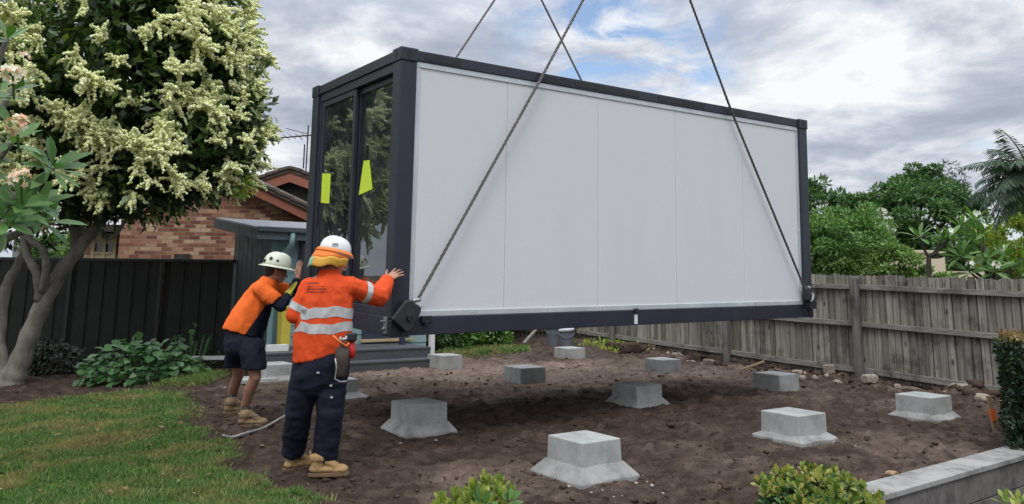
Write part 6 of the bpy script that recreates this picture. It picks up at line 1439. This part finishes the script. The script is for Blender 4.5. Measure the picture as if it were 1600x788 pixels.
def rubble():
    for px, py, w, mat, lab in ((1082, 553, 26, 'stone_pale', 'large tan rock lying behind the small footing near the broken plank'), (1066, 558, 16, 'clod', 'dark lump of earth left of the large tan rock by the fence'), (1058, 552, 13, 'stone_pale', 'small tan stone by the foot of the slanting plank'), (1078, 570, 11, 'stone_pale', 'pale flat stone just right of the small bare footing'),
                                (1108, 566, 17, 'stone', 'grey brown rock between the tan rock and the round fence post'), (1132, 571, 14, 'clod', 'dark clod at the base of the round fence post'), (1152, 566, 12, 'stone_pale', 'pale stone next to the pale stick by the fence'), (1246, 590, 13, 'stone_pale', 'rounded pale stone behind the right face of a bare footing'), (1253, 597, 10, 'stone_pale', 'small whitish stone in front of the footing by the pale rubble'),
                                (1275, 583, 10, 'stone', 'brown stone just left of the upright brick piece'), (1308, 598, 9, 'stone_pale', 'small pale stone right of the upright brick piece'), (1360, 607, 19, 'stone_pale', 'flat pale slab of rubble below the fence rail'), (1420, 599, 22, 'stone', 'dark rounded rock under the bottom fence rail'), (1468, 604, 26, 'stone', 'dark wide rock right behind the rightmost footing'), (1500, 612, 24, 'stone_pale', 'tan angular rock between the rightmost footing and the hedge'),
                                (1402, 607, 10, 'stone_pale', 'little pale stone left of the dark rounded rock'), (1538, 632, 22, 'stone_pale', 'broad flat stone in the soil beside the hedge'), (1530, 615, 16, 'stone', 'dark stone against the fence bottom near the hedge'), (958, 545, 16, 'clod', 'dark heap of earth on the weedy bank by the fence'), (985, 551, 20, 'clod', 'wide dark clod right of the weedy bank'), (1012, 549, 16, 'clod', 'dark clod below the broken plank')):
        p = on_ground(px, py); r = w * p.y / F_PX * .78; rock('stone' if mat != 'clod' else 'earth_clod', p + Vector((0, 0, r * .28)), r, mat, lab, 'stone' if mat != 'clod' else 'earth', 'rubble along the paling fence')
    def block(px, py, sx, sy, sz, rz, mat, name, lab, cat):
        p = on_ground(px, py); o = add(name, MB().box((-sx / 2, -sy / 2, 0), (sx / 2, sy / 2, sz), X=Matrix.Translation(p) @ Matrix.Rotation(rz, 4, 'Z')), mat, bevel=.012, seg=3, lab=lab, cat=cat); return base_at(o, p)
    block(1296, 591, .17, .09, .14, .5, 'stone_pale', 'broken_brick', 'upright piece of pale brick at the foot of the fence', 'brick')
    block(908, 529, .42, .14, .1, .15, 'barge', 'red_brick', 'reddish brick lying flat right of the two buckets', 'brick')
    def stick(a, b, w, h, mat, lab, name='timber_stick', cat='stick'):
        o = add(name, MB().beam(a, b, w, h), mat, bevel=.004, lab=lab, cat=cat); return base_at(o, a)
    a, b = on_ground(1036, 553), at(1000, 525, 16.2); a2 = a + Vector((0, 0, .05)); stick(a2, at(998, 527, a.y + 1.2), .09, .05, 'barge', 'broken reddish plank slanting against the rubble by the fence', 'broken_plank', 'plank')
    a = on_ground(1157, 580); stick(a + Vector((0, 0, .03)), at(1194, 565, a.y + .25), .035, .03, 'rawtimber', 'pale timber stick poking out of the soil by the fence')
    a = on_ground(1452, 611); stick(a + Vector((0, 0, -.05)), a + Vector((0, 0, .15)), .03, .03, 'white', 'small white peg standing behind the rightmost footing', 'white_peg', 'peg')
    a = on_ground(1556, 668); t = thing('survey_stake', 'timber survey stake sprayed orange standing against the hedge', 'stake', a)
    add('stake', MB().beam(a + Vector((0, 0, -.1)), a + Vector((-.015, .05, .33)), .045, .028, up=Vector((0, 1, 0))), 'rawtimber', t, bevel=.003); add('paint_mark', MB().beam(a + Vector((-.004, .014, .09)), a + Vector((-.009, .031, .20)), .05, .033, up=Vector((0, 1, 0))), 'orange_mark', t)
    q = onz(817, 536, .16); stick(at(818, 537, 16.6), at(838, 515, 16.9), .06, .04, 'rail', 'grey board leaning on the dark back fence left of the buckets', 'leaning_board', 'board'); 
    # bits on the soil
    for px, py, s, mat, lab in ((1000, 678, .05, 'stone_pale', 'pale flat chip on the bare soil behind the nearest footing'), (1131, 772, .06, 'barge', 'orange brown chip on the soil at the bottom of the photo'), (1393, 742, .09, 'rawtimber', 'curled strip of bark lying on the wall edge'), (681, 693, .03, 'chip', 'tiny white chip in front of the left collared footing'), (626, 694, .025, 'chip', 'tiny white chip left of the collared footing base')):
        p = on_ground(px, py); rock('stone_chip', p + Vector((0, 0, .012)), s * .6, mat, lab, 'chip', 'odd chips on the soil', .4)
    # grey conduit from the lawn edge behind the standing worker
    pts = [on_ground(x, y) + Vector((0, 0, .025)) for x, y in ((347, 689), (362, 687), (385, 681), (410, 671), (437, 658), (470, 640), (510, 628))]; p, r = smooth_path([(q, .014) for q in pts], 6); o = add('conduit', MB().tube(p, .0135, 10), 'conduit', smooth=True, lab='grey plastic conduit curving over the soil behind the standing worker', cat='hose'); base_at(o, pts[0])
    # flat concrete slabs by the left footing
    block(399, 597, .5, .4, .06, .6, 'concrete', 'paving_slab', 'flat pale paving slab beside the footing near the bent worker', 'slab')
def buckets():
    for i, (px, py, Y, h, r, lab) in enumerate(((864, 537, 17.4, .42, .165, 'grey bucket with pale lid, set behind the other bucket'), (885, 541, 16.6, .36, .15, 'paler grey bucket with bent lid, nearest of the two behind the footings'))):
        p = at(px, py, Y); p.z = gh(p.x, p.y); t = thing('bucket', lab, 'bucket', p, group='buckets at the back of the plot'); mb = MB(); rows = []
        for z, k in ((0, .8), (.02, .82), (h * .9, .98), (h * .9, 1.05), (h * .95, 1.05), (h * .95, 1.)): rows.append([p + Vector((math.cos(a) * r * k, math.sin(a) * r * k, z)) for a in [j * math.pi / 10 for j in range(20)]])
        add('pail', mb.rings(rows), 'grey_plastic', t, bevel=.004); lm = MB(); tilt = .05 * (1 + i)
        lm.rings([[p + Vector((math.cos(a) * r * k, math.sin(a) * r * k, z + h * .955 + tilt * math.cos(a) * r)) for a in [j * math.pi / 10 for j in range(20)]] for z, k in ((.0, 1.1), (.035, 1.12), (.045, 1.0))]); add('lid', lm, 'lid', t, bevel=.005)
        hd = MB().tube([p + Vector((math.cos(a) * r * 1.07, -math.sin(a) * r * 1.07 * .9, h * .88 - .10 * math.sin(a))) for a in [j * math.pi / 10 for j in range(11)]], .005, 6); add('handle', hd, 'galv', t)
rubble(); buckets()
def weeds():
    n = 500; q = RNG.uniform(0, 1, n); a = np.array(onz(925, 540, .15)); b = np.array(onz(1000, 545, .15)); P = a + (b - a) * q[:, None] + RNG.normal(size=(n, 3)) * np.array([.3, .35, 0]); P[:, 2] = GH(P[:, 0], P[:, 1]); v, f = leaves(P, RNG.normal(size=(n, 3)) * .7 + np.array([0, 0, .8]), RNG.normal(size=(n, 3)) + np.array([0, 0, .5]), .14 * RNG.uniform(.5, 1.3, n), .03, .2, .2, True); add('weeds', np_mesh('w', v, f), 'lf_yellow', kind='stuff', lab='straggly yellow green weeds on the bank by the fence', cat='weeds')
weeds()
